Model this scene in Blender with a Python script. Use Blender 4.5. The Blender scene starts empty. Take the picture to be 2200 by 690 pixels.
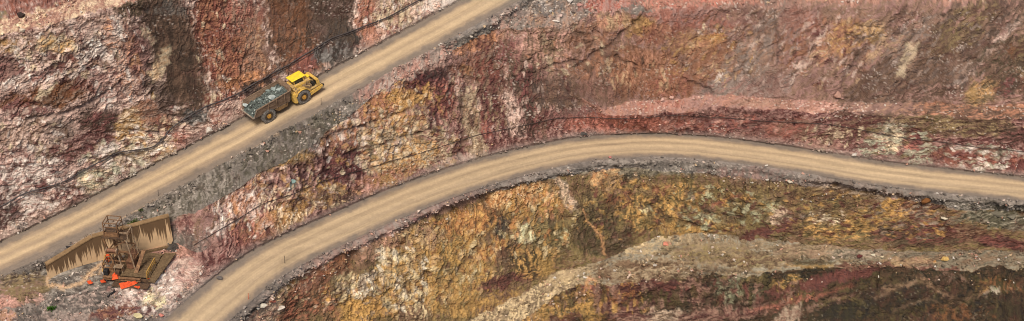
import bpy, bmesh, math, random
import numpy as np
from mathutils import Vector, Matrix

# ------------------------------------------------------------------ camera, sky, sun, exposure
scene = bpy.context.scene
COL = scene.collection
PXW, PXH, FPX = 2200, 690, 2970.0            # photograph size and focal length in its pixels
CAM_Z, PITCH = 96.0, math.radians(32.6)
cam_data = bpy.data.cameras.new('camera')
cam_data.sensor_fit = 'HORIZONTAL'
cam_data.sensor_width = 36.0
cam_data.lens = 36.0 * FPX / PXW
cam_data.clip_start = 1.0
cam_data.clip_end = 3000.0
cam = bpy.data.objects.new('camera', cam_data)
COL.objects.link(cam)
cam.location = (0, 0, CAM_Z)
cam.rotation_euler = (math.pi / 2 - PITCH, 0, 0)
scene.camera = cam
scene.cycles.filter_width = 1.05
scene.render.resolution_x, scene.render.resolution_y = 1024, 321

SUN_EL, SUN_AZ = math.radians(55), math.radians(-172)    # azimuth from +Y (away from the camera) towards +X
world = bpy.data.worlds.new('World')
scene.world = world
world.use_nodes = True
wn = world.node_tree
sky = wn.nodes.new('ShaderNodeTexSky')
sky.sky_type = 'NISHITA'
sky.sun_disc = False
sky.sun_elevation = SUN_EL
sky.sun_rotation = SUN_AZ
sky.air_density = 0.7
sky.dust_density = 4.0
sky.ozone_density = 0.6
bgn = wn.nodes['Background']
wn.links.new(sky.outputs[0], bgn.inputs[0])
bgn.inputs[1].default_value = 0.10
sun_data = bpy.data.lights.new('sun', 'SUN')
sun_data.energy = 2.3
sun_data.angle = math.radians(18)
sun_data.color = (1.0, 0.93, 0.83)
sun = bpy.data.objects.new('sun', sun_data)
COL.objects.link(sun)
sd = Vector((math.cos(SUN_EL) * math.sin(SUN_AZ), math.cos(SUN_EL) * math.cos(SUN_AZ), math.sin(SUN_EL)))
sun.rotation_euler = sd.to_track_quat('Z', 'Y').to_euler()
sun.location = (-60, 120, 140)
scene.view_settings.view_transform = 'Standard'
scene.view_settings.look = 'None'
scene.view_settings.gamma = 1.0
scene.view_settings.use_curve_mapping = False
scene.view_settings.exposure = 0.42

rng = np.random.default_rng(11)
random.seed(5)

# ------------------------------------------------------------------ pixel <-> world
FW = np.array([0, math.cos(PITCH), -math.sin(PITCH)])
RT = np.array([1.0, 0, 0])
UP = np.cross(RT, FW)
CP = np.array([0, 0, CAM_Z])

def unp(x, y, z):
    """world point where the ray through pixel (x, y) meets height z"""
    x, y, z = np.broadcast_arrays(np.asarray(x, float), np.asarray(y, float), np.asarray(z, float))
    d = FW * FPX + RT * (x[..., None] - 1100) - UP * (y[..., None] - 345)
    return CP + d * ((z - CAM_Z) / d[..., 2])[..., None]

def proj(p):
    q = np.asarray(p, float) - CP
    dz = q @ FW
    return 1100 + FPX * (q @ RT) / dz, 345 - FPX * (q @ UP) / dz

def interp(x, pts):
    a = np.array(pts, float)
    return np.interp(x, a[:, 0], a[:, 1])

def smooth1(a, n):
    if n < 2: return a
    k = np.hanning(n + 2)[1:-1]; k /= k.sum()
    return np.convolve(np.pad(a, (n // 2, n - 1 - n // 2), mode='reflect', reflect_type='odd'), k, mode='valid')

def srgb(r, g, b):
    c = np.array([r, g, b]) / 255.0
    return np.where(c <= 0.04045, c / 12.92, ((c + 0.055) / 1.055) ** 2.4)

# ------------------------------------------------------------------ noise
def _h(ix, iy, seed):
    n = (ix.astype(np.uint32) * np.uint32(374761393) + iy.astype(np.uint32) * np.uint32(668265263) + np.uint32((seed * 2246822519) & 0xffffffff))
    n = (n ^ (n >> np.uint32(13))) * np.uint32(1274126177)
    n = (n ^ (n >> np.uint32(15))) * np.uint32(2246822519)
    n = n ^ (n >> np.uint32(16))
    return n
def hf(ix, iy, seed):
    return (_h(ix, iy, seed) >> np.uint32(8)).astype(np.float32) * np.float32(1 / 16777216.0)

def gnoise(x, y, seed=0):
    """gradient noise, about -1..1"""
    x = np.asarray(x, np.float32); y = np.asarray(y, np.float32)
    x0 = np.floor(x); y0 = np.floor(y)
    fx = x - x0; fy = y - y0
    ix = x0.astype(np.int32); iy = y0.astype(np.int32)
    u = fx * fx * fx * (fx * (fx * 6 - 15) + 10); v = fy * fy * fy * (fy * (fy * 6 - 15) + 10)
    r = []
    for dx, dy in ((0, 0), (1, 0), (0, 1), (1, 1)):
        a = hf(ix + dx, iy + dy, seed) * np.float32(2 * math.pi)
        r.append(np.cos(a) * (fx - dx) + np.sin(a) * (fy - dy))
    return ((r[0] * (1 - u) + r[1] * u) * (1 - v) + (r[2] * (1 - u) + r[3] * u) * v) * np.float32(1.5)

def fbm(x, y, oct=4, seed=0, gain=0.5):
    s = 0; a = 1.0; t = 0
    for o in range(oct):
        s = s + a * gnoise(x * 2 ** o + 17.3 * o, y * 2 ** o - 9.1 * o, seed + o); t += a; a *= gain
    return s / t

def voro(x, y, seed=0, jit=0.9):
    """returns F1, F2, cell hash (0..1), second cell hash, vector to the cell point"""
    x = np.asarray(x, np.float32); y = np.asarray(y, np.float32)
    ix = np.floor(x).astype(np.int32); iy = np.floor(y).astype(np.int32)
    f1 = np.full(x.shape, 9, np.float32); f2 = f1.copy()
    cx = np.zeros(x.shape, np.int32); cy = cx.copy(); vx = np.zeros_like(f1); vy = np.zeros_like(f1)
    for dx in (-1, 0, 1):
        for dy in (-1, 0, 1):
            jx = ix + dx; jy = iy + dy
            px = jx + 0.5 + jit * (hf(jx, jy, seed) - 0.5) - x
            py = jy + 0.5 + jit * (hf(jx, jy, seed + 71) - 0.5) - y
            d = np.sqrt(px * px + py * py)
            m = d < f1
            f2 = np.where(m, f1, np.minimum(f2, d))
            f1 = np.where(m, d, f1)
            cx = np.where(m, jx, cx); cy = np.where(m, jy, cy); vx = np.where(m, px, vx); vy = np.where(m, py, vy)
    return f1, f2, hf(cx, cy, seed + 5), hf(cx, cy, seed + 9), vx, vy

def sstep(a, b, x):
    t = np.clip((x - a) / (b - a), 0, 1)
    return t * t * (3 - 2 * t)

# ------------------------------------------------------------------ feature lines of the pit, traced in the photograph with heights in metres
STEP = 2.3
XS = np.arange(-150, 2351, STEP)
NX = len(XS)

def road_edges(cpts, zf, half):
    x = np.arange(cpts[0][0], cpts[-1][0] + 1, 4.0)
    y = smooth1(interp(x, cpts), 41)
    z = smooth1(zf(x), 41)
    p = unp(x, y, z)
    t = np.gradient(p[:, :2], axis=0); t /= np.linalg.norm(t, axis=1)[:, None]
    n = np.stack([-t[:, 1], t[:, 0]], 1)       # to the left of travel = towards the wall
    inn = p.copy(); inn[:, :2] += n * half
    out = p.copy(); out[:, :2] -= n * half
    return p, inn, out

def on_cols(p):
    """resample a 3D polyline to the image columns"""
    ix, iy = proj(p)
    o = np.argsort(ix)
    return np.stack([np.interp(XS, ix[o], p[o, k]) for k in range(3)], 1)

U_C = [(-330, 705), (-140, 618), (0, 557), (100, 511), (200, 461), (345, 384), (500, 302), (560, 271), (700, 193), (800, 138), (860, 107), (1000, 30), (1050, 3), (1200, -78), (1500, -240), (2000, -480), (2500, -700)]
def U_Z(x): return 10.6 / 950 * (np.asarray(x, float) - 100)
L_C = [(-420, 1700), (-200, 1420), (100, 1060), (250, 870), (330, 775), (420, 690), (500, 621), (560, 571), (650, 525), (750, 482), (840, 440), (950, 398), (1050, 366), (1140, 343), (1250, 320), (1400, 310), (1500, 316), (1600, 327), (1700, 341), (1800, 358), (1900, 374), (2000, 386), (2100, 396), (2200, 406), (2500, 436)]
def L_Z(x): return interp(x, [(-420, 0.5), (250, -2.5), (420, -3.5), (700, -5), (1000, -7.5), (1400, -11), (2500, -18.1)])
HALF = 3.3
up_c, up_i, up_o = road_edges(U_C, U_Z, HALF)
lo_c, lo_i, lo_o = road_edges(L_C, L_Z, HALF)

def sstep_(a, b):
    t = np.clip((XS - a) / (b - a), 0, 1); return t * t * (3 - 2 * t)
def curve(ypts, zpts, sm=9):
    return unp(XS, smooth1(interp(XS, ypts), sm), smooth1(interp(XS, zpts), 9))

def wob1(seed, amp, wl):
    r = np.random.default_rng(seed); o = np.zeros(NX)
    for k in range(4):
        n = int(2500 / (wl / 2 ** k)) + 3
        o += amp * .62 ** k * np.interp(XS, np.linspace(-160, 2360, n), r.normal(0, 1, n))
    return o
c3 = on_cols(up_i); c4 = on_cols(up_o)
c8 = on_cols(lo_i); c9 = on_cols(lo_o)
y3 = proj(c3)[1]; y4 = proj(c4)[1]; y8 = proj(c8)[1]; y9 = proj(c9)[1]

# upper-left bench above the truck's wall
y2 = interp(XS, [(-150, 110), (0, 76), (100, 56), (200, 26), (280, 6), (330, -14), (1000, -290), (2350, -840)])
c2 = unp(XS, y2, 26.0)
c1 = unp(XS, np.minimum(y2 - 14, interp(XS, [(-150, 78), (0, 47), (100, 22), (160, -4), (330, -70), (1000, -350), (2350, -900)])), 26.8)
c0 = c1 + np.array([-3.0, 9.0, 16.0])
# crest of the middle face (and the high bench at right, the ground behind the retaining wall at left)
y5 = interp(XS, [(-150, 660), (0, 606), (60, 590), (100, 574), (201, 513), (300, 487), (369, 468), (420, 458), (470, 428), (520, 396), (560, 368), (612, 346), (664, 312), (710, 277), (748, 249), (800, 205), (840, 178), (910, 145), (979, 106), (1010, 84), (1063, 60), (1140, 61), (1224, 52), (1277, 30), (1420, 24), (1500, 16), (1700, 10), (2350, 10)])
z5 = interp(XS, [(-150, -2.6), (60, -1.0), (100, -1.2), (201, 0.1), (369, 1.1), (440, 2.4), (600, 4.2), (750, 6.0), (900, 7.8), (1000, 8.4), (1100, 8.4), (1277, 7.9), (1500, 7.6), (2350, 7.6)])
y5 = np.maximum(smooth1(y5, 5), y4 + 9)
c5 = unp(XS, y5 + wob1(8, 2.5, 80) * sstep_(420, 480), smooth1(z5, 9))
# lower middle: platform (left) and red bench (right); pinched on the face in between
fa = c5 * 0.45 + c8 * 0.55
fb = c5 * 0.40 + c8 * 0.60
yL6 = interp(XS, [(-150, 700), (0, 642), (60, 626), (107, 603), (130, 599), (211, 561), (301, 540), (370, 524), (450, 505)])
yL7 = interp(XS, [(-150, 730), (0, 664), (100, 645), (200, 622), (290, 617), (330, 607), (352, 582), (380, 548), (450, 520)])
cL6 = unp(XS, yL6, -2.0); cL7 = unp(XS, np.maximum(yL7, yL6 + 5), -2.2)
yR6 = interp(XS, [(1200, 246), (1290, 238), (1350, 222), (1450, 212), (1550, 206), (1700, 212), (1800, 222), (2000, 222), (2350, 227)])
yR7 = interp(XS, [(1200, 250), (1290, 249), (1350, 245), (1450, 241), (1550, 236), (1700, 239), (1800, 243), (1900, 247), (2000, 249), (2350, 258)])
cR6 = unp(XS, smooth1(yR6, 11) + wob1(3, 2.2, 90), -6.0); cR7 = unp(XS, smooth1(yR7, 11) + wob1(4, 3.0, 70), -6.6 + .12 * wob1(14, 1, 60))
wl = (1 - sstep(372, 440, XS))[:, None]; wr = sstep(1190, 1310, XS)[:, None]
c6 = cL6 * wl + cR6 * wr + fa * (1 - wl - wr)
c7 = cL7 * wl + cR7 * wr + fb * (1 - wl - wr)
# crest of the lower face, lower bench
y10 = np.maximum(interp(XS, [(-150, 1500), (300, 930), (400, 815), (500, 700), (560, 652), (620, 604), (700, 560), (800, 512), (860, 487), (950, 452), (1050, 416), (1140, 396), (1250, 373), (1350, 364), (1450, 370), (1550, 381), (1700, 394), (1800, 405), (1900, 425), (2000, 440), (2100, 455), (2200, 462), (2350, 478)]), y9 + 14)
z10 = L_Z(XS) - interp(XS, [(300, 0.6), (600, 1.2), (900, 1.3), (1300, 1.3), (1700, 1.6), (2000, 2.4), (2350, 2.4)])
c10 = unp(XS, smooth1(y10, 9) + wob1(5, 4.0, 80), z10 + .15 * wob1(15, 1, 60))
y11 = interp(XS, [(-150, 1780), (500, 990), (700, 865), (900, 748), (1000, 692), (1100, 641), (1200, 586), (1290, 561), (1350, 536), (1420, 511), (1500, 501), (1570, 506), (1620, 515), (1700, 525), (1800, 533), (1900, 540), (1960, 541), (2050, 534), (2200, 540), (2350, 545)])
c11 = unp(XS, smooth1(y11, 7) + wob1(6, 2.5, 80), -22.5)
y12 = y11 + interp(XS, [(500, 40), (1000, 52), (1200, 52), (1260, 46), (1340, 66), (1420, 88), (1500, 94), (1600, 84), (1700, 64), (1900, 46), (2350, 46)])
c12 = unp(XS, smooth1(y12, 9) + wob1(7, 6.0, 110), -24.4 + .2 * wob1(17, 1, 80))
c13 = unp(XS, y12 + 210, -37.0)
CURVES = [c0, c1, c2, c3, c4, c5, c6, c7, c8, c9, c10, c11, c12, c13]
YC = [proj(c)[1] for c in CURVES]

# ------------------------------------------------------------------ the sheet: columns x rows of points lofted between the lines
inframe = (XS > -60) & (XS < 2260)
rows, strip_of_row, vfrac = [], [], []
for k in range(len(CURVES) - 1):
    L = np.clip(YC[k + 1], -120, 800) - np.clip(YC[k], -120, 800)
    n = int(max(6, min(230, np.max(L[inframe]) / STEP)))
    if k in (3, 8): n = 46
    for j in range(n):
        t = j / n
        rows.append(CURVES[k] * (1 - t) + CURVES[k + 1] * t); strip_of_row.append(k); vfrac.append(t)
rows.append(CURVES[-1]); strip_of_row.append(len(CURVES) - 2); vfrac.append(1.0)
BASE = np.stack(rows, 0)                      # NV x NX x 3
NV = BASE.shape[0]
SR = np.array(strip_of_row); VF = np.array(vfrac)
RX, RY = proj(BASE)                            # where each base point stands in the photograph
# the same place measured in metres on the sheet (x to the right, y up)
QX = (RX / 16.0).astype(np.float32); QY = (-RY / 14.5).astype(np.float32)
flat = np.isin(SR, (1, 3, 4, 6, 8, 9, 11))
road_row = np.isin(SR, (3, 8))

# round off the crests and toes a little
def blur_rows(a, n):
    k = np.hanning(n + 2)[1:-1]; k /= k.sum()
    pad = np.pad(a, ((n // 2, n // 2),) + ((0, 0),) * (a.ndim - 1), mode='edge')
    o = np.zeros_like(a)
    for i in range(n): o += k[i] * pad[i:i + a.shape[0]]
    return o
def blur_cols(a, n):
    return np.swapaxes(blur_rows(np.swapaxes(a, 0, 1), n), 0, 1)
soft = blur_rows(BASE, 9)
keep = np.zeros(NV); keep[road_row] = 1
keep = np.clip(np.convolve(keep, np.ones(5), 'same'), 0, 1)[:, None, None]
# the step at the retaining wall stays sharp
BASE = BASE * keep + soft * (1 - keep)
gu = np.gradient(BASE, axis=1); gv = np.gradient(BASE, axis=0)
NRM = np.cross(gv, gu); NRM /= np.linalg.norm(NRM, axis=2)[..., None] + 1e-9
if (NRM[..., 1].mean()) > 0: NRM = -NRM
NRM = blur_cols(blur_rows(NRM, 15), 9)
NRM /= np.linalg.norm(NRM, axis=2)[..., None]
# ------------------------------------------------------------------ rock relief
AMP = np.zeros((NV, NX), np.float32)
amp_of = {0: .8, 1: .16, 2: .72, 3: 0, 4: .36, 5: 1.0, 6: .3, 7: .8, 8: 0, 9: .32, 10: 1.0, 11: .6, 12: 1.0}
for k, a in amp_of.items(): AMP[SR == k] = a
mid = ((XS > 425) & (XS < 1240)).astype(np.float32)
mid = smooth1(mid, 21).astype(np.float32)
AMP[SR == 6] = .3 * (1 - mid) + 1.0 * mid
left = smooth1((XS < 392).astype(float), 9).astype(np.float32)
AMP[SR == 5] = .85 * (1 - left)
AMP[SR == 7] *= (1 - .5 * left)
AMP = blur_rows(AMP, 7)
dist = np.minimum.reduce([np.linalg.norm(BASE - c[None], axis=2) for c in (c3, c4, c8, c9)]).astype(np.float32)
onroad = np.repeat(road_row[:, None], NX, 1)
NEAR = np.where(onroad, 0, sstep(0.05, 1.5, dist)).astype(np.float32)
AMP *= 0.06 + 0.94 * NEAR
AMP[onroad] = 0

def zone(items, sh=1.0):
    w = np.zeros((NV, NX), np.float32)
    for cx, cy, rx, ry, ang in items:
        a = math.radians(ang); dx = RX - cx; dy = -(RY - cy)
        u = (dx * math.cos(a) + dy * math.sin(a)) / rx; v = (-dx * math.sin(a) + dy * math.cos(a)) / ry
        w = np.maximum(w, 1 - sstep(0.7, 1.3, np.sqrt(u * u + v * v)))
    return w.astype(np.float32)
ZV = zone([(560, 440, 160, 110, 30), (850, 270, 330, 190, 15), (640, 60, 330, 170, 10), (1250, 170, 260, 160, 0), (1000, 560, 330, 170, 10), (1480, 440, 260, 80, 0), (1850, 650, 380, 70, 0)])   # upright joints
ZD = zone([(1900, 110, 420, 150, 20), (120, 200, 260, 110, 15), (650, 620, 150, 100, 40), (1620, 120, 160, 150, 30)])       # beds dipping to the left
ZH = zone([(1930, 480, 330, 80, 0), (1700, 290, 600, 60, 5), (150, 400, 300, 110, 25), (300, 620, 200, 60, 0), (1500, 620, 500, 90, 0)]) # flat beds
tot = ZV + ZD + ZH + 0.15
WV = (ZV + .05) / tot; WD = (ZD + .05) / tot; WH = (ZH + .05) / tot

wx = fbm(QX / 2.6, QY / 2.6, 3, 101) ; wy = fbm(QX / 2.6, QY / 2.6, 3, 131)
fx = fbm(QX / .7, QY / .7, 2, 141); fy = fbm(QX / .7, QY / .7, 2, 151)
PX_ = QX + 0.8 * wx + .09 * fx; PY_ = QY + 0.8 * wy + .09 * fy

def oriented(ang, lu, lv, seed):
    """blocks at three sizes, long axis along ang"""
    a = math.radians(ang)
    u = PX_ * math.cos(a) + PY_ * math.sin(a); v = -PX_ * math.sin(a) + PY_ * math.cos(a)
    d = np.zeros((NV, NX), np.float32); crack = np.zeros_like(d); hs = []
    for s, am, gr in ((2.6, .24, .06), (1.05, .13, .06), (.42, .09, .045)):
        f1, f2, h1, h2, vx, vy = voro(u / (lu * s), v / (lv * s), seed + int(s * 10))
        tilt = (h2 - .5) * vx * 2.2 + (np.mod(h1 * 7.3, 1) - .5) * vy * 2.2
        d += am * ((h1 - .5) + tilt * .8)
        g = 1 - sstep(0.0, .16, f2 - f1)
        d -= gr * g
        crack = np.maximum(crack, g * (0.6 if s < 1 else 1))
        hs.append(h1)
    f = fbm(u / (lu * 2.0), v / (lv * .9), 4, seed + 400, .65)
    f1, f2, h1, h2, vx, vy = voro(u / (lu * .34), v / (lv * .2), seed + 77)
    ln = np.maximum(1 - np.abs(gnoise(u / (lu * 2.4), v / (lv * .8), seed + 81)) / .07, 1 - np.abs(gnoise(u / (lu * 1.2), v / (lv * 2.6), seed + 83)) / .035)
    ln = np.clip(ln, 0, 1) * sstep(-.25, .2, gnoise(PX_ / 4, PY_ / 4, seed + 85))
    st = .6 * gnoise(u / (lu * 3.2), v / (lv * .42), seed + 91) + .4 * gnoise(u / (lu * 1.8), v / (lv * .22), seed + 93)
    return d, crack, hs[0], hs[1], hs[2], f, h1, ln, st
flds = [(WV, oriented(86, 1.7, .75, 11)), (WD, oriented(42, 1.9, .75, 31)), (WH, oriented(8, 1.8, .7, 51))]
BL = [sum(w * f[i] for w, f in flds) for i in range(9)]
DISP, CRACK, HB, HM, HS, TF, HT, LN, ST = BL
# pick one orientation's cell values where one rules, so that blocks stay crisp
big = 1.1 * fbm(QX / 11, QY / 11, 2, 301) + .6 * fbm(QX / 4.5, QY / 4.5, 3, 311)
ridg = 1 - np.abs(fbm(QX / 1.5, QY / 2.0, 4, 321, .6)) * 2
fine = fbm(QX / .38, QY / .38, 3, 331, .65)
# overhanging ledges and slabs that have slipped
ledge = gnoise(QX / 7 + .6 * wx, QY / 1.1 + .8 * wy, 341); ledge = np.sign(ledge) * np.abs(ledge) ** .5
SMOOTHZ = zone([(385, 130, 150, 52, -70), (640, 70, 110, 100, 0), (720, 110, 60, 60, 0), (1300, 170, 150, 90, 0), (720, 570, 110, 40, 30), (430, 500, 40, 35, 0), (1780, 110, 480, 105, 3), (1900, 650, 330, 60, 0)])
R = 1 - .55 * SMOOTHZ
DISP = AMP * (big * .5 + R * (DISP * 1.0 + .10 * ridg + .10 * ledge + .07 * fine + .13 * (HT - .5) - .15 * LN + .09 * ST))
# benches and verges: rubble and hummocks
hum = fbm(QX / 2.2, QY / 1.2, 4, 351, .6)
f1, f2, h1, _, _, _ = voro(QX / .45, QY / .30, 361)
pebb = np.where(h1 > .55, np.clip(.42 - f1, 0, 1), 0)
isflat = (np.repeat(flat[:, None], NX, 1) & ~onroad) & (AMP < .6)
DISP = DISP + np.where(isflat, (.16 * hum + .35 * pebb) * (.15 + .85 * NEAR), 0)
# wind-rows of pushed-up dirt along the outer road edges
bw = np.zeros((NV, NX), np.float32)
dU = np.linalg.norm(BASE - c4[None], axis=2); dL = np.linalg.norm(BASE - c9[None], axis=2)
bw += np.where((SR == 4)[:, None], np.exp(-((dU - .75) / .42) ** 2) * .55 * (1 + 1.1 * hum), 0) * (XS < 1260)
bw += np.where((SR == 9)[:, None], np.exp(-((dL - .7) / .4) ** 2) * .48 * (1 + 1.1 * hum), 0)
dT = np.linalg.norm(BASE - c3[None], axis=2); dT2 = np.linalg.norm(BASE - c8[None], axis=2)
bw += np.where((SR == 2)[:, None], np.exp(-(dT / .9) ** 2) * .25 * (1 + hum) * sstep(0, .5, dT), 0)
bw += np.where((SR == 7)[:, None], np.exp(-(dT2 / .9) ** 2) * .25 * (1 + hum) * sstep(0, .5, dT2), 0)
DISP += bw
# ruts in the roads
VV = np.repeat(VF[:, None], NX, 1)
wob = .02 * gnoise(QX / 9, QX * 0, 371)
rut = -0.05 * (np.exp(-((VV - .32 - wob) / .05) ** 2) + np.exp(-((VV - .66 - wob) / .05) ** 2)) + .05 * np.exp(-((VV - .49) / .06) ** 2)
edge = sstep(0, .12, VV) * (1 - sstep(.88, 1, VV))
ROADD = rut * edge + .03 * fbm(QX / 1.2, QY / .5, 3, 381)
DISP = np.where(onroad, ROADD, DISP)

def seg_dist(pts, ax=1.0):
    """pixel distance of every sheet point to a traced line (slightly warped)"""
    X = RX + 5 * fx + 5 * wx; Y = RY + 5 * fy + 5 * wy
    d = np.full((NV, NX), 1e6, np.float32); tt = np.zeros((NV, NX), np.float32)
    n = len(pts) - 1
    for i, ((x0, y0), (x1, y1)) in enumerate(zip(pts[:-1], pts[1:])):
        vx, vy = x1 - x0, y1 - y0; l2 = vx * vx + vy * vy
        t = np.clip(((X - x0) * vx + (Y - y0) * vy) / l2, 0, 1)
        q = np.hypot(X - x0 - t * vx, Y - y0 - t * vy)
        m = q < d
        d = np.where(m, q, d); tt = np.where(m, (i + t) / n, tt)
    return d, tt
# open joints and faults
JOINTS = [([(1240, 146), (1282, 112), (1312, 100), (1335, 72), (1372, 45), (1390, 20)], 5, .55), ([(1320, 120), (1345, 133), (1366, 142)], 4, .5),
          ([(1952, 18), (1905, 62), (1862, 108), (1818, 160), (1800, 205)], 6, .5), ([(1665, 24), (1667, 60), (1675, 90), (1672, 130)], 4, .4), ([(1818, 72), (1850, 84)], 4, .4), ([(1836, 55), (1888, 56)], 3, .35),
          ([(992, 215), (996, 290), (990, 345)], 5, .4), ([(720, 285), (800, 262), (880, 235)], 4, .4), ([(740, 330), (830, 308), (930, 275)], 4, .4), ([(690, 300), (760, 280)], 4, .35),
          ([(280, 280), (340, 285), (350, 312)], 3, .35), ([(130, 400), (170, 405), (215, 412)], 3, .3), ([(1490, 440), (1530, 455), (1600, 470)], 3, .3), ([(1390, 440), (1450, 470), (1530, 490), (1600, 512)], 4, .4),
          ([(1550, 650), (1600, 658), (1650, 652)], 5, .5), ([(1490, 590), (1530, 580), (1620, 583)], 4, .4), ([(1060, 485), (1000, 560), (960, 620)], 5, .4), ([(1240, 130), (1180, 140)], 3, .3), ([(1470, 170), (1500, 182), (1535, 198)], 3, .35),
          ([(170, 230), (230, 200), (262, 170)], 4, .4), ([(60, 260), (130, 245), (200, 220)], 4, .35), ([(200, 350), (260, 330), (300, 350)], 3, .3), ([(2040, 300), (2035, 320), (2020, 345)], 4, .45), ([(1914, 280), (1914, 330)], 4, .4), ([(2150, 322), (2150, 345)], 4, .4)]
M_0 = (5, 6, 7)
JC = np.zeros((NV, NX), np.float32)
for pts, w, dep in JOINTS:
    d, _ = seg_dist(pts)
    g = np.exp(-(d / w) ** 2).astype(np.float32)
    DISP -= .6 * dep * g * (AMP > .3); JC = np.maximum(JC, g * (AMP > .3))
# single blocks and slivers that stand out of the faces: (strips, cx, cy, rx, ry, how many, size, aspect, angle, spread, colours)
SLV = [((2,), 70, 410, 110, 80, 330, (4, 13), 2.2, 40, 35, 'white pinkw white maroon dmaroon mauve'), ((2,), 60, 300, 90, 50, 160, (4, 14), 2.4, 25, 30, 'pinkw cream maroon white brown'), ((2,), 260, 350, 90, 50, 170, (5, 15), 1.6, 20, 30, 'cream palegreen white maroon'), ((2,), 330, 300, 50, 50, 90, (4, 12), 1.8, 30, 40, 'cream white ochre red'),
       ((2,), 130, 110, 130, 60, 200, (4, 14), 2.0, -30, 50, 'cream white pinkw mauve maroon brownlt'), ((2,), 270, 130, 40, 110, 110, (4, 14), 2.8, -70, 15, 'pinkw white rustlt maroon mauve'), ((2,), 480, 110, 60, 110, 120, (3, 9), 2.2, -75, 20, 'rustlt pink red maroon cream'), ((2,), 600, 90, 120, 90, 120, (4, 14), 4, -80, 10, 'rustd dbrown dbrown brown'), ((2,), 860, 35, 80, 40, 180, (3, 10), 1.9, -80, 25, 'white cream brownlt pinkw maroon'), ((2,), 440, 260, 140, 40, 130, (3, 9), 1.8, 20, 40, 'pinkw white mauve maroon'),
       (M_0, 540, 440, 90, 70, 260, (4, 13), 2.6, 68, 14, 'pinkw white rustlt maroon cream orange'), (M_0, 780, 290, 110, 70, 330, (4, 11), 1.9, 80, 20, 'cream pinkw ochre rust maroon white'), (M_0, 880, 320, 110, 60, 300, (4, 12), 2.0, 12, 14, 'cream ochre cream olive rust'), (M_0, 660, 400, 120, 50, 240, (4, 11), 2.0, 60, 35, 'cream ochre pinkw dmaroon dmaroon brown'), (M_0, 870, 220, 90, 50, 200, (4, 11), 2.0, 75, 20, 'gold ochre cream rust maroon'), (M_0, 1010, 240, 90, 90, 260, (4, 14), 3.2, 86, 10, 'cream maroon dmaroon pinkw olive brownlt'), (M_0, 1150, 200, 90, 80, 160, (4, 14), 3.0, 86, 12, 'brownlt dbrown maroon pinkw'),
       (M_0, 1240, 110, 110, 60, 140, (4, 14), 2.0, 20, 50, 'brownlt rustlt brown cream'), (M_0, 1390, 160, 110, 45, 150, (5, 16), 3.8, 87, 7, 'rustlt tan rust brown rustlt'), (M_0, 1530, 110, 110, 80, 200, (4, 13), 2.8, 40, 25, 'rustlt tan rust brown ochre'), (M_0, 1650, 110, 90, 90, 200, (4, 13), 3.0, 50, 12, 'greymauve pinkw brown mauve'), (M_0, 1790, 110, 90, 80, 200, (4, 14), 2.4, 45, 25, 'tan rustlt brown maroon pinkw'), (M_0, 2000, 110, 170, 90, 420, (4, 16), 3.0, 40, 14, 'greymauve mauved dbrown brownlt brown brown'),
       ((7,), 1500, 268, 220, 24, 200, (3, 11), 2.2, 40, 40, 'pink redpink maroon dmaroon'), ((7,), 1930, 305, 80, 36, 90, (6, 20), 2.8, 6, 8, 'palegreen maroon olive maroon'), ((7,), 2120, 335, 90, 28, 130, (6, 18), 2.8, 2, 10, 'palegreen red maroon white'), ((7,), 1790, 290, 70, 26, 90, (4, 12), 2.5, 55, 15, 'cream brown maroon'), ((7,), 330, 620, 120, 60, 260, (3, 10), 1.6, 40, 50, 'white pinkw mauve maroon greyd'),
       ((10,), 960, 560, 120, 90, 420, (4, 13), 2.4, 70, 25, 'ochre cream gold rustd brown tan'), ((10,), 860, 600, 70, 70, 220, (4, 13), 2.0, -50, 30, 'cream white ochre brown'), ((10,), 780, 640, 90, 50, 160, (4, 12), 2.4, 70, 25, 'gold ochre brown greymauve'), ((10,), 680, 610, 100, 60, 150, (4, 11), 2.2, 45, 25, 'brown red pinkw cream'), ((10,), 1150, 480, 90, 80, 300, (4, 13), 2.4, 75, 25, 'ochre dolive cream orange olive'), ((10,), 1330, 450, 90, 70, 240, (4, 13), 2.2, 30, 40, 'dolive olive maroon ochre dbrown'), ((10,), 1520, 450, 130, 50, 320, (4, 14), 2.2, 5, 35, 'olive ochre dbrown dolive palegreen maroon'), ((10,), 1760, 460, 140, 50, 320, (4, 14), 2.6, 4, 20, 'olive brown ochre dbrown maroon dolive'), ((10,), 1960, 470, 110, 45, 220, (4, 14), 2.6, 4, 18, 'ochre maroon greymauve dbrown'),
       ((12,), 1300, 640, 140, 40, 220, (4, 16), 2.6, 80, 20, 'dmaroon olive mauve ochre'), ((12,), 1600, 630, 140, 40, 240, (4, 16), 2.4, 60, 40, 'olive dolive maroon mauve dolive'), ((12,), 1950, 640, 220, 44, 420, (4, 16), 2.6, 15, 30, 'dolive charcoal dbrown olive brown')]
SL_OUT = []
rs = np.random.default_rng(303)
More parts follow.
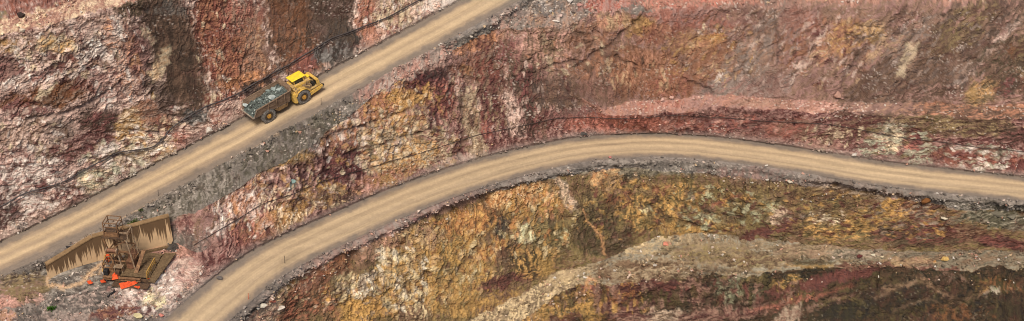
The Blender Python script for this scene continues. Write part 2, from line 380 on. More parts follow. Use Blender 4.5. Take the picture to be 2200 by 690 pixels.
for strips, cx, cy, rx, ry, n, (s0, s1), asp, ang, sp, cn in SLV:
    cn = cn.split(); okrow = np.isin(SR, strips)
    for _ in range(n):
        a0 = rs.uniform(0, 2 * math.pi); r0 = math.sqrt(rs.random())
        px, py = cx + rx * r0 * math.cos(a0), cy + ry * r0 * math.sin(a0)
        L = s0 + (s1 - s0) * rs.random() ** 1.8; B = L / (asp * rs.uniform(.7, 1.4))
        j0, j1 = np.searchsorted(XS, px - L * 1.3), np.searchsorted(XS, px + L * 1.3)
        jc = min(max(int((px - XS[0]) / STEP), 0), NX - 1)
        col = RY[:, jc]; i0, i1 = np.searchsorted(col, py - L * 1.3), np.searchsorted(col, py + L * 1.3)
        if j1 <= j0 or i1 <= i0: continue
        sl = (slice(i0, i1), slice(j0, j1))
        a = math.radians(ang + rs.normal(0, sp)); dx = RX[sl] + 2.5 * fx[sl] - px; dy = -(RY[sl] + 2.5 * fy[sl] - py)
        u = (dx * math.cos(a) + dy * math.sin(a)) / L; v = (-dx * math.sin(a) + dy * math.cos(a)) / B
        sk = rs.uniform(-.6, .6); u = u + sk * v * .5
        d = np.maximum(np.maximum(np.abs(u), np.abs(v)), (np.abs(u) + np.abs(v)) * rs.uniform(.65, .95))
        w = (1 - sstep(.72, 1.0, d)).astype(np.float32) * okrow[i0:i1, None]
        k = cn[rs.integers(len(cn))]
        DISP[sl] += AMP[sl] * w * (rs.uniform(-.08, .12) + rs.normal(0, .07) * u + rs.normal(0, .07) * v).astype(np.float32)
        SL_OUT.append((sl, w * rs.uniform(.35, .85), k))
DISP = DISP.astype(np.float32)
POS = BASE + NRM * DISP[..., None]

# ------------------------------------------------------------------ rock colours: beds, oxide stains and soils, attached to the rock itself
PAL = dict(cream=(208, 184, 146), white=(226, 210, 196), pinkw=(206, 175, 157), mauve=(146, 108, 97), pink=(182, 134, 117), red=(146, 84, 64), rust=(150, 98, 66), rustlt=(170, 116, 84),
           rustd=(126, 78, 44), maroon=(104, 56, 52), dmaroon=(80, 46, 46), brown=(108, 81, 62), brownlt=(144, 110, 88), dbrown=(84, 66, 52), charcoal=(64, 58, 52), grey=(124, 115, 104), greyd=(96, 88, 80),
           greygreen=(86, 80, 66), olive=(124, 104, 64), dolive=(74, 64, 42), ochre=(184, 138, 70), gold=(192, 144, 68), orange=(182, 120, 66), palegreen=(174, 172, 144), tan=(198, 160, 116), sand=(190, 164, 130),
           soilpink=(164, 118, 98), greymauve=(145, 125, 113), mauved=(100, 79, 68), redpink=(168, 98, 80), yellowc=(208, 198, 150), tanor=(204, 146, 98), slategrey=(118, 113, 108), soilred=(166, 117, 97), scree=(140, 118, 95), bluegreen=(120, 150, 145))
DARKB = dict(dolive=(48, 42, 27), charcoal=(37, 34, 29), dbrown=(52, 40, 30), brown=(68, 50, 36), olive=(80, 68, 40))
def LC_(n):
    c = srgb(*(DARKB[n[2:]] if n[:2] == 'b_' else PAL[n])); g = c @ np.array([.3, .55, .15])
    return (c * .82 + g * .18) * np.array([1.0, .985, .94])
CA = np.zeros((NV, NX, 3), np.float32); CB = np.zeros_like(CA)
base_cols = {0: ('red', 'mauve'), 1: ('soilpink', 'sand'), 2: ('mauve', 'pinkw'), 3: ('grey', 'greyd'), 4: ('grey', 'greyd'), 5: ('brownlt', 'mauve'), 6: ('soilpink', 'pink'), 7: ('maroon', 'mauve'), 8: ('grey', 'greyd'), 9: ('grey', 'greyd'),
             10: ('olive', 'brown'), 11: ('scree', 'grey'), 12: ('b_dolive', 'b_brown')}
for k, (a, b) in base_cols.items():
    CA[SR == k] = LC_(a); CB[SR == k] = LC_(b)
# (strips, cx, cy, rx, ry, angle, colour, second colour, strength)
W_ = (0, 2); M_ = (5, 6, 7); S_ = (4,); T_ = (9,); L_ = (10,); E_ = (11,); B_ = (12,)
PATCHES = [(( 2,), 80, 330, 230, 190, 0, 'pinkw', 'mauve', .45), 
 (W_, 75, 18, 70, 30, 12, 'red', 'mauve', 1), (W_, 5, 38, 20, 12, 0, 'grey', 'olive', 1), (W_, 150, 105, 260, 60, 15, 'brownlt', 'pinkw', .8), (W_, 110, 78, 120, 10, 14, 'maroon', 'brown', .7), (W_, 128, 92, 55, 22, 8, 'cream', 'gold', .9), (W_, 20, 145, 45, 38, 0, 'mauve', 'maroon', .9), (W_, 30, 95, 40, 16, 10, 'ochre', 'pinkw', .8),
 (W_, 200, 112, 44, 42, 0, 'greymauve', 'white', .9), (W_, 178, 70, 45, 20, 15, 'pinkw', 'mauve', .8), (W_, 45, 130, 40, 6, -55, 'cream', 'white', .9), (W_, 255, 130, 110, 14, -70, 'pinkw', 'rustlt', 1), (W_, 248, 52, 28, 11, -75, 'white', 'greymauve', 1), (W_, 232, 60, 30, 7, -70, 'pink', 'tanor', .9), (W_, 285, 120, 80, 16, -78, 'mauve', 'rustlt', .9),
 (W_, 70, 168, 80, 14, 18, 'pinkw', 'white', .9), (W_, 110, 150, 60, 9, 24, 'redpink', 'maroon', .8), (W_, 120, 205, 90, 30, 18, 'rustd', 'brown', 1), (W_, 30, 222, 60, 20, 5, 'rustd', 'maroon', .9), (W_, 100, 190, 30, 11, 50, 'cream', 'pinkw', 1), (W_, 180, 148, 60, 13, 26, 'dmaroon', 'mauve', .9), (W_, 210, 175, 60, 30, 0, 'maroon', 'mauve', .7), (W_, 225, 200, 35, 18, -60, 'white', 'mauve', .9),
 (W_, 60, 248, 75, 14, 10, 'pinkw', 'maroon', .9), (W_, 70, 290, 90, 40, 5, 'brownlt', 'pinkw', .8), (W_, 215, 262, 50, 32, 0, 'dbrown', 'maroon', .95), (W_, 130, 285, 35, 40, 0, 'greymauve', 'mauved', .8), (W_, 190, 312, 80, 28, 10, 'maroon', 'mauve', .9), (W_, 120, 330, 60, 25, 0, 'brown', 'maroon', .8), (W_, 55, 370, 90, 60, 0, 'white', 'mauve', .85), (W_, 30, 340, 40, 20, 0, 'pink', 'mauve', .7),
 (W_, 150, 420, 40, 20, 10, 'maroon', 'mauve', 1), (W_, 205, 385, 48, 28, 18, 'palegreen', 'cream', .95), (W_, 255, 345, 40, 18, 15, 'cream', 'pinkw', .9), (W_, 285, 285, 35, 60, 0, 'ochre', 'cream', .85), (W_, 325, 330, 60, 36, 25, 'cream', 'white', .95), (W_, 60, 440, 80, 30, 25, 'white', 'mauve', .9), (W_, 18, 465, 36, 34, 0, 'dmaroon', 'charcoal', .85), (W_, 90, 405, 20, 12, 0, 'dmaroon', 'maroon', .9), (W_, 45, 485, 50, 12, 25, 'pinkw', 'greymauve', .8),
 (W_, 360, 285, 60, 26, 40, 'pinkw', 'cream', .9), (W_, 385, 300, 20, 30, -20, 'redpink', 'pink', .8), (W_, 330, 250, 50, 28, -40, 'rustlt', 'brown', .8),
 (W_, 300, 110, 26, 70, 0, 'mauve', 'maroon', .8), (W_, 300, 15, 60, 26, 5, 'dolive', 'brown', .9), (W_, 385, 125, 180, 64, -72, 'dbrown', 'brown', 1), (W_, 368, 20, 60, 16, 0, 'grey', 'dbrown', .8), (W_, 345, 205, 60, 22, -50, 'dbrown', 'mauved', .9), (W_, 345, 140, 38, 15, 62, 'cream', 'tan', 1), (W_, 328, 158, 22, 10, 10, 'cream', 'tan', 1), (W_, 296, 140, 26, 8, -80, 'tanor', 'pink', .9), (W_, 318, 78, 22, 12, -50, 'cream', 'brownlt', .8), (W_, 327, 208, 9, 9, 0, 'ochre', 'cream', .9),
 (W_, 478, 85, 150, 58, -76, 'red', 'rust', 1), (W_, 545, 110, 120, 34, -80, 'brownlt', 'rust', .9), (W_, 520, 30, 50, 40, 0, 'redpink', 'brownlt', .7), (W_, 560, 95, 60, 7, -82, 'rustlt', 'tan', .8), (W_, 500, 180, 40, 18, 10, 'orange', 'rust', .8), (W_, 472, 118, 10, 14, 0, 'cream', 'rustlt', .8), (W_, 548, 170, 50, 20, 20, 'rustlt', 'orange', .8), (W_, 455, 212, 24, 15, 30, 'red', 'cream', .9), (W_, 486, 170, 12, 6, -40, 'cream', 'white', .9),
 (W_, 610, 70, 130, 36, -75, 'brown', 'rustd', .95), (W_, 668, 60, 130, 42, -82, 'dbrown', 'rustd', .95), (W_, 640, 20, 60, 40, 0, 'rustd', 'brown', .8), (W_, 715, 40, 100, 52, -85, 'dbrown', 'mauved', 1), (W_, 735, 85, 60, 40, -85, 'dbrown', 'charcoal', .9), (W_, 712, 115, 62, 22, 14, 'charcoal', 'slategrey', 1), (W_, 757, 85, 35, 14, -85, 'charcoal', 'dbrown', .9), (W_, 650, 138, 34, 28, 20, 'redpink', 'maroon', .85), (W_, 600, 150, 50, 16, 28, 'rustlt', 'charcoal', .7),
 (W_, 792, 45, 80, 26, -82, 'rustlt', 'red', .95), (W_, 800, 80, 40, 12, 28, 'pink', 'rustlt', .7), (W_, 850, 28, 46, 40, 10, 'cream', 'brownlt', .95), (W_, 935, 10, 60, 22, 30, 'white', 'pinkw', 1), (W_, 846, 66, 20, 12, 20, 'red', 'maroon', .9), (W_, 915, 32, 18, 14, 30, 'redpink', 'pinkw', .8),
 (W_, 425, 248, 16, 34, -60, 'charcoal', 'slategrey', 1), (W_, 500, 240, 44, 18, 30, 'pinkw', 'mauve', .85), (W_, 470, 262, 16, 20, 0, 'red', 'pinkw', .8), (W_, 545, 195, 22, 26, -80, 'charcoal', 'dbrown', .9), (W_, 580, 175, 14, 16, 0, 'charcoal', 'dbrown', .8), (W_, 440, 285, 50, 10, 28, 'mauve', 'maroon', .6),
 # shoulder below the upper road
 (S_, 60, 590, 200, 60, 25, 'greyd', 'charcoal', .7), ((4, 5), 400, 420, 150, 40, 28, 'greygreen', 'grey', .9), ((4, 5), 620, 312, 140, 42, 28, 'greygreen', 'greyd', 1), ((4, 5), 870, 158, 120, 30, 28, 'pink', 'greymauve', 1), (S_, 1050, 35, 90, 30, 20, 'slategrey', 'grey', .9), (S_, 1090, 40, 60, 30, 0, 'greymauve', 'pink', .5), ((4, 5), 1190, 34, 70, 40, 0, 'greymauve', 'brownlt', .9), (S_, 1180, 20, 40, 16, 0, 'slategrey', 'greyd', .8), (S_, 1300, 12, 60, 20, 0, 'redpink', 'mauve', 1), (S_, 1500, 5, 160, 20, 0, 'soilred', 'redpink', 1), (S_, 2000, 0, 380, 30, 0, 'soilred', 'soilpink', 1), (S_, 2150, 4, 80, 12, 0, 'soilpink', 'sand', .7),
 # middle face
 (M_, 440, 500, 50, 50, 0, 'mauve', 'brown', 1), (M_, 395, 490, 30, 25, 0, 'maroon', 'mauve', .9), (M_, 480, 475, 55, 18, 62, 'white', 'mauve', .9), (M_, 510, 430, 50, 20, 62, 'orange', 'pinkw', .9), (M_, 548, 425, 55, 30, 65, 'rustlt', 'pinkw', .9), (M_, 470, 528, 70, 26, 30, 'maroon', 'mauve', .85), (M_, 520, 500, 40, 30, 50, 'maroon', 'red', .6), (M_, 585, 435, 40, 45, 0, 'mauve', 'cream', .8), (M_, 610, 468, 80, 24, 22, 'ochre', 'cream', .9), (M_, 560, 490, 40, 30, 30, 'rustlt', 'red', .7),
 (M_, 630, 350, 50, 22, 20, 'ochre', 'olive', .8), (M_, 590, 335, 14, 8, 0, 'cream', 'white', .8), (M_, 660, 375, 90, 30, 18, 'dmaroon', 'mauve', .9), (M_, 750, 355, 80, 36, 14, 'dmaroon', 'maroon', .95), (M_, 665, 425, 70, 22, 20, 'ochre', 'brown', .85), (M_, 697, 400, 12, 8, 0, 'gold', 'cream', .9), (M_, 720, 425, 50, 20, 20, 'brown', 'olive', .8), (M_, 622, 400, 12, 10, 0, 'bluegreen', 'cream', .7), (M_, 790, 352, 24, 16, 0, 'cream', 'pinkw', .9), (M_, 795, 400, 34, 20, 20, 'rustlt', 'pink', .9), (M_, 560, 400, 40, 20, 30, 'mauve', 'dmaroon', .6),
 (M_, 720, 290, 40, 25, 30, 'brown', 'rustlt', .8), (M_, 765, 275, 55, 42, 20, 'pinkw', 'rust', .95), (M_, 750, 310, 50, 18, 20, 'maroon', 'rust', .7), (M_, 840, 285, 80, 50, 12, 'cream', 'ochre', .9), (M_, 880, 335, 100, 36, 14, 'cream', 'ochre', .9), (M_, 850, 375, 60, 20, 20, 'ochre', 'rustlt', .8), (M_, 830, 225, 60, 34, 25, 'orange', 'rust', .9), (M_, 880, 205, 50, 30, 20, 'gold', 'ochre', .9), (M_, 905, 178, 50, 18, 20, 'dmaroon', 'maroon', 1), (M_, 940, 160, 30, 16, 0, 'charcoal', 'dmaroon', .8),
 (M_, 955, 215, 34, 50, 0, 'maroon', 'red', .95), (M_, 935, 270, 50, 12, -85, 'dmaroon', 'maroon', .9), (M_, 1000, 150, 16, 14, 0, 'gold', 'ochre', .8), (M_, 1012, 240, 60, 24, -86, 'cream', 'olive', .65), (M_, 960, 310, 50, 22, -85, 'cream', 'mauve', .8), (M_, 1020, 320, 40, 20, -85, 'cream', 'olive', .7), (M_, 975, 350, 60, 12, 20, 'pinkw', 'mauve', .8),
 (M_, 1020, 92, 60, 24, 12, 'rustlt', 'orange', .9), (M_, 1055, 180, 110, 34, -85, 'maroon', 'brown', .95), (M_, 1020, 150, 60, 30, 0, 'red', 'brown', .6), (M_, 1075, 290, 50, 30, -85, 'maroon', 'mauve', .85), (M_, 1045, 270, 30, 12, -85, 'redpink', 'maroon', .8), (M_, 1110, 240, 60, 30, -85, 'mauved', 'pinkw', .8), (M_, 1128, 185, 110, 20, -80, 'dbrown', 'maroon', .9), (M_, 1160, 250, 50, 16, -85, 'brownlt', 'maroon', .8), (M_, 1090, 110, 40, 30, 0, 'brown', 'maroon', .8), (M_, 1135, 195, 110, 44, -82, 'dbrown', 'maroon', .75),
 (M_, 1190, 105, 90, 46, 0, 'brownlt', 'pink', .9), (M_, 1170, 100, 30, 40, 0, 'olive', 'brownlt', .5), (M_, 1220, 205, 100, 42, 0, 'mauved', 'brown', .95), (M_, 1240, 245, 80, 16, 5, 'mauve', 'maroon', .7), (M_, 1310, 160, 80, 60, 0, 'rust', 'brown', .85), (M_, 1280, 190, 50, 40, 0, 'mauve', 'brown', .6), (M_, 1385, 150, 70, 60, 0, 'rust', 'rustlt', .85), (M_, 1375, 55, 40, 22, 0, 'gold', 'ochre', .85), (M_, 1310, 50, 60, 18, 0, 'tan', 'rustlt', .8), (M_, 1420, 70, 60, 20, 10, 'red', 'rust', .8), (M_, 1260, 80, 50, 40, 0, 'rust', 'brownlt', .7),
 (M_, 1500, 35, 130, 26, -4, 'redpink', 'mauve', .75), (M_, 1620, 30, 90, 22, 0, 'mauve', 'brownlt', .8), (M_, 1535, 86, 30, 18, 20, 'gold', 'orange', .95), (M_, 1480, 95, 50, 30, 0, 'rustlt', 'ochre', .8), (M_, 1490, 150, 100, 50, 30, 'rust', 'brownlt', .85), (M_, 1440, 180, 60, 34, 0, 'rust', 'red', .8), (M_, 1505, 62, 6, 13, 0, 'pinkw', 'cream', 1), (M_, 1425, 170, 30, 10, -88, 'tan', 'rustlt', .8), (M_, 1345, 165, 40, 8, -88, 'rustlt', 'tan', .7),
 (M_, 1630, 110, 140, 46, 48, 'greymauve', 'brownlt', .95), (M_, 1560, 190, 60, 26, 20, 'greymauve', 'mauve', .9), (M_, 1545, 165, 20, 8, 70, 'white', 'pinkw', .8), (M_, 1660, 185, 70, 30, 20, 'mauve', 'greymauve', .8), (M_, 1720, 50, 50, 36, 0, 'red', 'mauve', .7), (M_, 1700, 100, 40, 50, 0, 'rust', 'mauve', .8), (M_, 1760, 175, 80, 40, 30, 'brownlt', 'mauve', .85), (M_, 1820, 80, 60, 40, 20, 'rustlt', 'ochre', .9), (M_, 1772, 105, 36, 11, 65, 'tan', 'rustlt', .95), (M_, 1870, 70, 40, 26, 20, 'tan', 'ochre', .9), (M_, 1740, 120, 50, 10, 60, 'pinkw', 'rustlt', .7),
 (M_, 2010, 130, 240, 80, 42, 'mauved', 'brown', .95), (M_, 1880, 170, 120, 30, 40, 'brown', 'mauved', .9), (M_, 1965, 75, 90, 22, 38, 'greymauve', 'brownlt', .7), (M_, 1950, 125, 46, 16, 58, 'cream', 'sand', .7), (M_, 1900, 105, 60, 8, 30, 'tan', 'brownlt', .7), (M_, 2070, 55, 100, 40, 40, 'brown', 'olive', .8), (M_, 2085, 35, 50, 6, 45, 'pink', 'brownlt', .7), (M_, 2115, 120, 120, 9, 45, 'greymauve', 'pinkw', .7), (M_, 2060, 145, 60, 24, 35, 'brownlt', 'mauved', .6), (M_, 2115, 195, 50, 30, 20, 'olive', 'gold', .7), (M_, 2090, 205, 14, 14, 0, 'gold', 'olive', .6), (M_, 2160, 130, 70, 50, 30, 'dolive', 'brown', .85), (M_, 2185, 110, 25, 20, 0, 'rustd', 'dolive', .8), (M_, 2180, 185, 50, 26, 20, 'dbrown', 'maroon', .9), (M_, 1990, 200, 90, 18, 5, 'brown', 'mauve', .7), (M_, 2240, 120, 60, 120, 0, 'dbrown', 'olive', .8),
 ((6,), 1500, 228, 300, 30, 0, 'soilred', 'mauve', 1), ((6,), 1420, 225, 60, 10, 0, 'redpink', 'soilred', .6), ((6,), 1640, 222, 80, 10, 0, 'soilpink', 'brownlt', .7), ((6,), 2120, 235, 220, 30, 0, 'brown', 'rust', .9), ((6,), 1900, 230, 90, 20, 0, 'mauve', 'brownlt', .7), ((6,), 200, 600, 240, 60, 0, 'greyd', 'grey', 1),
 ((7,), 1330, 265, 130, 22, 0, 'red', 'redpink', .95), ((7,), 1450, 268, 60, 20, 20, 'redpink', 'mauve', .8), ((7,), 1600, 270, 120, 26, -5, 'mauve', 'maroon', .9), ((7,), 1530, 275, 50, 14, 0, 'maroon', 'red', .7), ((7,), 1700, 275, 60, 26, 0, 'redpink', 'brown', .7), ((7,), 1790, 295, 50, 22, 40, 'brown', 'cream', .8), ((7,), 1850, 270, 60, 24, 0, 'maroon', 'brown', .9), ((7,), 1765, 310, 60, 10, -8, 'pink', 'mauve', .8), ((7,), 1915, 295, 55, 34, 10, 'palegreen', 'cream', .95), ((7,), 1880, 315, 34, 20, 10, 'palegreen', 'maroon', .9), ((7,), 1995, 330, 60, 20, 10, 'palegreen', 'maroon', .9), ((7,), 2060, 268, 160, 26, -4, 'brown', 'olive', .9), ((7,), 1995, 270, 34, 16, 35, 'olive', 'brown', .9), ((7,), 2050, 340, 60, 20, -5, 'red', 'maroon', .9), ((7,), 2160, 350, 90, 18, -8, 'maroon', 'red', .9), ((7,), 2130, 325, 70, 12, -4, 'palegreen', 'maroon', .85), ((7,), 2130, 355, 40, 8, 0, 'palegreen', 'white', .85), ((7,), 1960, 305, 30, 26, 60, 'maroon', 'redpink', .85), ((7,), 2200, 290, 70, 20, 0, 'dbrown', 'maroon', .8),
 # bank between platform and lower road
 ((7,), 250, 660, 330, 80, 0, 'greyd', 'greymauve', 1), ((7,), 330, 610, 80, 60, 30, 'pinkw', 'white', .8), ((7,), 395, 580, 40, 50, 60, 'pinkw', 'mauve', .9), ((7,), 332, 645, 22, 18, 0, 'yellowc', 'cream', 1), ((7,), 255, 670, 80, 14, 10, 'maroon', 'rustd', .85), ((7,), 310, 660, 30, 10, 20, 'dmaroon', 'maroon', .7), ((5,), 200, 560, 300, 90, 0, 'greyd', 'grey', 1), ((4, 5, 6, 7), 52, 620, 62, 26, 4, 'olive', 'brown', .95), ((4, 5, 6), 40, 598, 50, 14, 8, 'dbrown', 'olive', .95), ((7,), 20, 685, 16, 14, 0, 'tanor', 'pink', .7), ((7,), 90, 660, 100, 14, 0, 'greyd', 'grey', .7),
 # shoulder below the lower road
 (T_, 520, 690, 80, 60, 40, 'greyd', 'charcoal', .9), (T_, 620, 600, 90, 30, 35, 'greyd', 'pinkw', .6), ((9, 10), 800, 503, 180, 26, 25, 'pink', 'greymauve', .9), ((9, 10), 980, 433, 100, 18, 20, 'pink', 'mauve', .8), (T_, 1080, 400, 90, 14, 18, 'greymauve', 'grey', .8), (T_, 1260, 370, 30, 40, -70, 'charcoal', 'slategrey', .8), ((9, 10), 1400, 350, 250, 30, 0, 'greyd', 'grey', .9), ((9, 10), 1620, 380, 120, 22, -5, 'mauve', 'greyd', .7), ((9, 10), 1850, 410, 150, 20, -8, 'brown', 'greymauve', .8), (T_, 2150, 450, 130, 36, -5, 'greygreen', 'grey', 1),
 # lower face
 (L_, 560, 665, 60, 30, 40, 'pinkw', 'mauve', .95), (L_, 615, 620, 40, 16, 35, 'ochre', 'cream', .8), (L_, 650, 650, 80, 40, 45, 'brown', 'red', .9), (L_, 700, 575, 90, 30, 32, 'red', 'mauve', .8), (L_, 730, 560, 60, 22, 30, 'rust', 'brown', .8), (L_, 690, 560, 30, 10, 10, 'redpink', 'pink', .8), (L_, 810, 530, 60, 26, 25, 'brownlt', 'pink', .9), (L_, 700, 655, 60, 30, -60, 'brown', 'rust', .8), (L_, 780, 612, 50, 26, 20, 'greymauve', 'white', .95), (L_, 745, 600, 30, 20, 0, 'brown', 'cream', .7), (L_, 780, 668, 60, 34, 10, 'gold', 'ochre', .95), (L_, 850, 655, 40, 25, 0, 'orange', 'gold', .7), (L_, 838, 653, 18, 14, 0, 'dolive', 'dbrown', 1),
 (L_, 860, 570, 50, 50, -50, 'cream', 'ochre', .95), (L_, 830, 555, 30, 14, -30, 'white', 'cream', .8), (L_, 890, 650, 50, 50, 0, 'brownlt', 'cream', .9), (L_, 970, 560, 90, 80, 0, 'ochre', 'olive', .9), (L_, 900, 510, 60, 30, 10, 'tan', 'brownlt', .85), (L_, 1010, 480, 70, 34, 10, 'orange', 'ochre', .9), (L_, 980, 640, 70, 40, 0, 'ochre', 'olive', .85), (L_, 1070, 485, 26, 36, 0, 'charcoal', 'dbrown', 1), (L_, 1062, 455, 22, 14, 0, 'dolive', 'rustd', .8), (L_, 1050, 540, 40, 16, 30, 'orange', 'ochre', .9), (L_, 1140, 500, 50, 20, 28, 'cream', 'palegreen', .9), (L_, 1120, 425, 80, 30, 12, 'orange', 'tan', .9), (L_, 1110, 460, 30, 30, 0, 'ochre', 'dolive', .8), (L_, 1185, 440, 40, 40, 0, 'ochre', 'rustlt', .85), (L_, 1215, 420, 50, 12, -60, 'greymauve', 'pinkw', .8), (L_, 1095, 600, 80, 14, 14, 'dmaroon', 'maroon', .9), (L_, 1070, 650, 60, 30, 25, 'ochre', 'brown', .8), (L_, 1100, 550, 40, 30, 0, 'dmaroon', 'brown', .7), (L_, 1150, 560, 60, 40, 10, 'dolive', 'ochre', .9), (L_, 1200, 500, 60, 50, 20, 'olive', 'dolive', .9), (L_, 1215, 510, 20, 12, -60, 'palegreen', 'cream', .7), (L_, 1175, 570, 20, 25, 0, 'gold', 'olive', .5), (L_, 1300, 500, 70, 55, 0, 'dolive', 'dbrown', .95), (L_, 1300, 380, 34, 30, -50, 'tan', 'orange', .85), (L_, 1275, 435, 40, 30, 0, 'dbrown', 'olive', .8), (L_, 1335, 425, 50, 22, 0, 'maroon', 'rustd', .8), (L_, 1350, 400, 70, 20, 0, 'brownlt', 'olive', .7), (L_, 1400, 455, 70, 40, 0, 'olive', 'ochre', .9), (L_, 1460, 420, 70, 30, 0, 'olive', 'ochre', .8), (L_, 1385, 450, 14, 10, 0, 'cream', 'yellowc', .9), (L_, 1412, 470, 16, 12, 0, 'dmaroon', 'maroon', .9), (L_, 1420, 410, 30, 12, 0, 'red', 'olive', .7),
 (L_, 1530, 462, 40, 24, 30, 'palegreen', 'olive', .9), (L_, 1487, 427, 9, 9, 0, 'white', 'cream', .9), (L_, 1600, 465, 60, 36, 0, 'olive', 'dolive', .9), (L_, 1570, 432, 46, 8, 12, 'maroon', 'red', .85), (L_, 1640, 440, 30, 30, 0, 'palegreen', 'olive', .6), (L_, 1680, 465, 24, 24, 0, 'pinkw', 'dmaroon', .9), (L_, 1705, 440, 18, 30, 0, 'dmaroon', 'maroon', .8), (L_, 1660, 495, 100, 12, 18, 'maroon', 'dmaroon', .95), (L_, 1500, 490, 90, 22, 0, 'ochre', 'olive', .8), (L_, 1660, 410, 100, 24, 0, 'brown', 'olive', .8), (L_, 1760, 440, 80, 30, 0, 'brown', 'olive', .85), (L_, 1810, 490, 100, 30, 0, 'olive', 'ochre', .85), (L_, 1770, 470, 60, 14, 0, 'brown', 'white', .6), (L_, 1935, 445, 40, 30, 0, 'ochre', 'gold', .85), (L_, 1855, 470, 40, 24, 0, 'ochre', 'olive', .7), (L_, 1965, 440, 50, 18, 0, 'maroon', 'greymauve', .8), (L_, 1985, 462, 40, 14, 0, 'greymauve', 'maroon', .8), (L_, 1980, 505, 120, 30, 0, 'dbrown', 'maroon', .9), (L_, 1700, 515, 60, 10, 0, 'dolive', 'brown', .8), (L_, 2080, 470, 60, 14, 0, 'grey', 'brown', .7), (L_, 2160, 472, 110, 22, -5, 'greygreen', 'grey', 1), (L_, 2080, 500, 60, 14, -6, 'maroon', 'brown', .7), (L_, 2155, 520, 70, 16, -6, 'dmaroon', 'maroon', .95), (L_, 2250, 520, 60, 20, 0, 'maroon', 'mauve', .9),
 # lower bench
 (E_, 1130, 645, 160, 50, 25, 'scree', 'sand', 1), (E_, 1230, 588, 70, 14, 20, 'sand', 'scree', .8), (E_, 1290, 565, 40, 12, 15, 'scree', 'grey', .7), (E_, 1400, 530, 80, 22, 15, 'sand', 'grey', .8), ((11, 12), 1390, 585, 120, 30, 0, 'brown', 'scree', .85), (E_, 1530, 545, 110, 24, 0, 'scree', 'olive', .85), (E_, 1640, 560, 100, 16, 0, 'brown', 'olive', .7), (E_, 1740, 565, 60, 14, 0, 'dolive', 'greygreen', .8), (E_, 1750, 540, 100, 16, 0, 'scree', 'brownlt', .7), (E_, 1850, 545, 80, 12, 0, 'grey', 'greymauve', .8), (E_, 2060, 555, 200, 24, 0, 'grey', 'brown', .8), (E_, 1900, 575, 120, 12, 0, 'maroon', 'brown', .8), (E_, 2010, 582, 70, 8, 0, 'maroon', 'mauve', .8), (E_, 1960, 560, 60, 10, 0, 'tan', 'brownlt', .6),
 # bottom face
 (B_, 1130, 690, 80, 30, 20, 'brownlt', 'ochre', .9), (B_, 1210, 660, 70, 30, 10, 'ochre', 'olive', .9), (B_, 1265, 665, 40, 30, 0, 'gold', 'olive', .7), (B_, 1210, 685, 50, 10, 10, 'dmaroon', 'maroon', .8), (B_, 1262, 612, 34, 14, -55, 'rustlt', 'redpink', .8), (B_, 1330, 640, 50, 50, 0, 'dmaroon', 'rustd', .95), (B_, 1365, 675, 50, 24, 0, 'mauve', 'dmaroon', .9), (B_, 1440, 598, 50, 10, 0, 'olive', 'brownlt', .8), (B_, 1420, 615, 60, 12, 0, 'dmaroon', 'maroon', .9), (B_, 1440, 640, 60, 16, 0, 'olive', 'brown', .8), (B_, 1490, 625, 34, 34, 40, 'dmaroon', 'mauve', .8), (B_, 1430, 680, 50, 16, 0, 'pinkw', 'mauved', .7), (B_, 1590, 622, 60, 34, 0, 'palegreen', 'dolive', .6), (B_, 1625, 610, 40, 30, 0, 'dolive', 'olive', .9), (B_, 1560, 672, 120, 20, 8, 'mauve', 'dmaroon', .9), (B_, 1700, 620, 50, 26, 0, 'olive', 'ochre', .9), (B_, 1770, 605, 150, 15, 14, 'maroon', 'dmaroon', .95), (B_, 1690, 650, 90, 8, 12, 'redpink', 'maroon', .8), (B_, 1690, 682, 40, 20, 40, 'pinkw', 'mauve', .6), (B_, 1860, 655, 120, 34, 12, 'dolive', 'charcoal', .95), (B_, 1960, 640, 80, 34, 0, 'charcoal', 'dolive', .9), (B_, 1930, 618, 50, 8, 15, 'brownlt', 'greygreen', .7), (B_, 2000, 615, 50, 8, -30, 'brownlt', 'brown', .8), (B_, 2040, 600, 40, 12, 0, 'mauve', 'brown', .7), (B_, 2110, 618, 16, 22, -30, 'ochre', 'brown', .8), (B_, 2130, 628, 16, 6, 40, 'white', 'palegreen', .8), (B_, 2060, 655, 24, 5, 10, 'cream', 'tan', .8), (B_, 2140, 660, 120, 30, 0, 'dbrown', 'dolive', .8), (B_, 2060, 670, 80, 16, 0, 'rustd', 'dbrown', .7), (B_, 1850, 610, 90, 12, 8, 'olive', 'brown', .8), (B_, 1790, 650, 60, 12, 14, 'mauve', 'brown', .6), (B_, 1920, 675, 90, 12, 5, 'olive', 'dbrown', .8), (B_, 2150, 610, 70, 14, -10, 'olive', 'rustd', .7), (B_, 2090, 640, 50, 10, 20, 'brownlt', 'brown', .5),
]
BRK = (.30 * TF + .20 * (HM - .5) + .16 * (HT - .5) + .14 * (HS - .5) + .08 * fine).astype(np.float32)
PWX = RX + 16 * wx + 9 * fx; PWY = RY + 14 * wy + 8 * fy
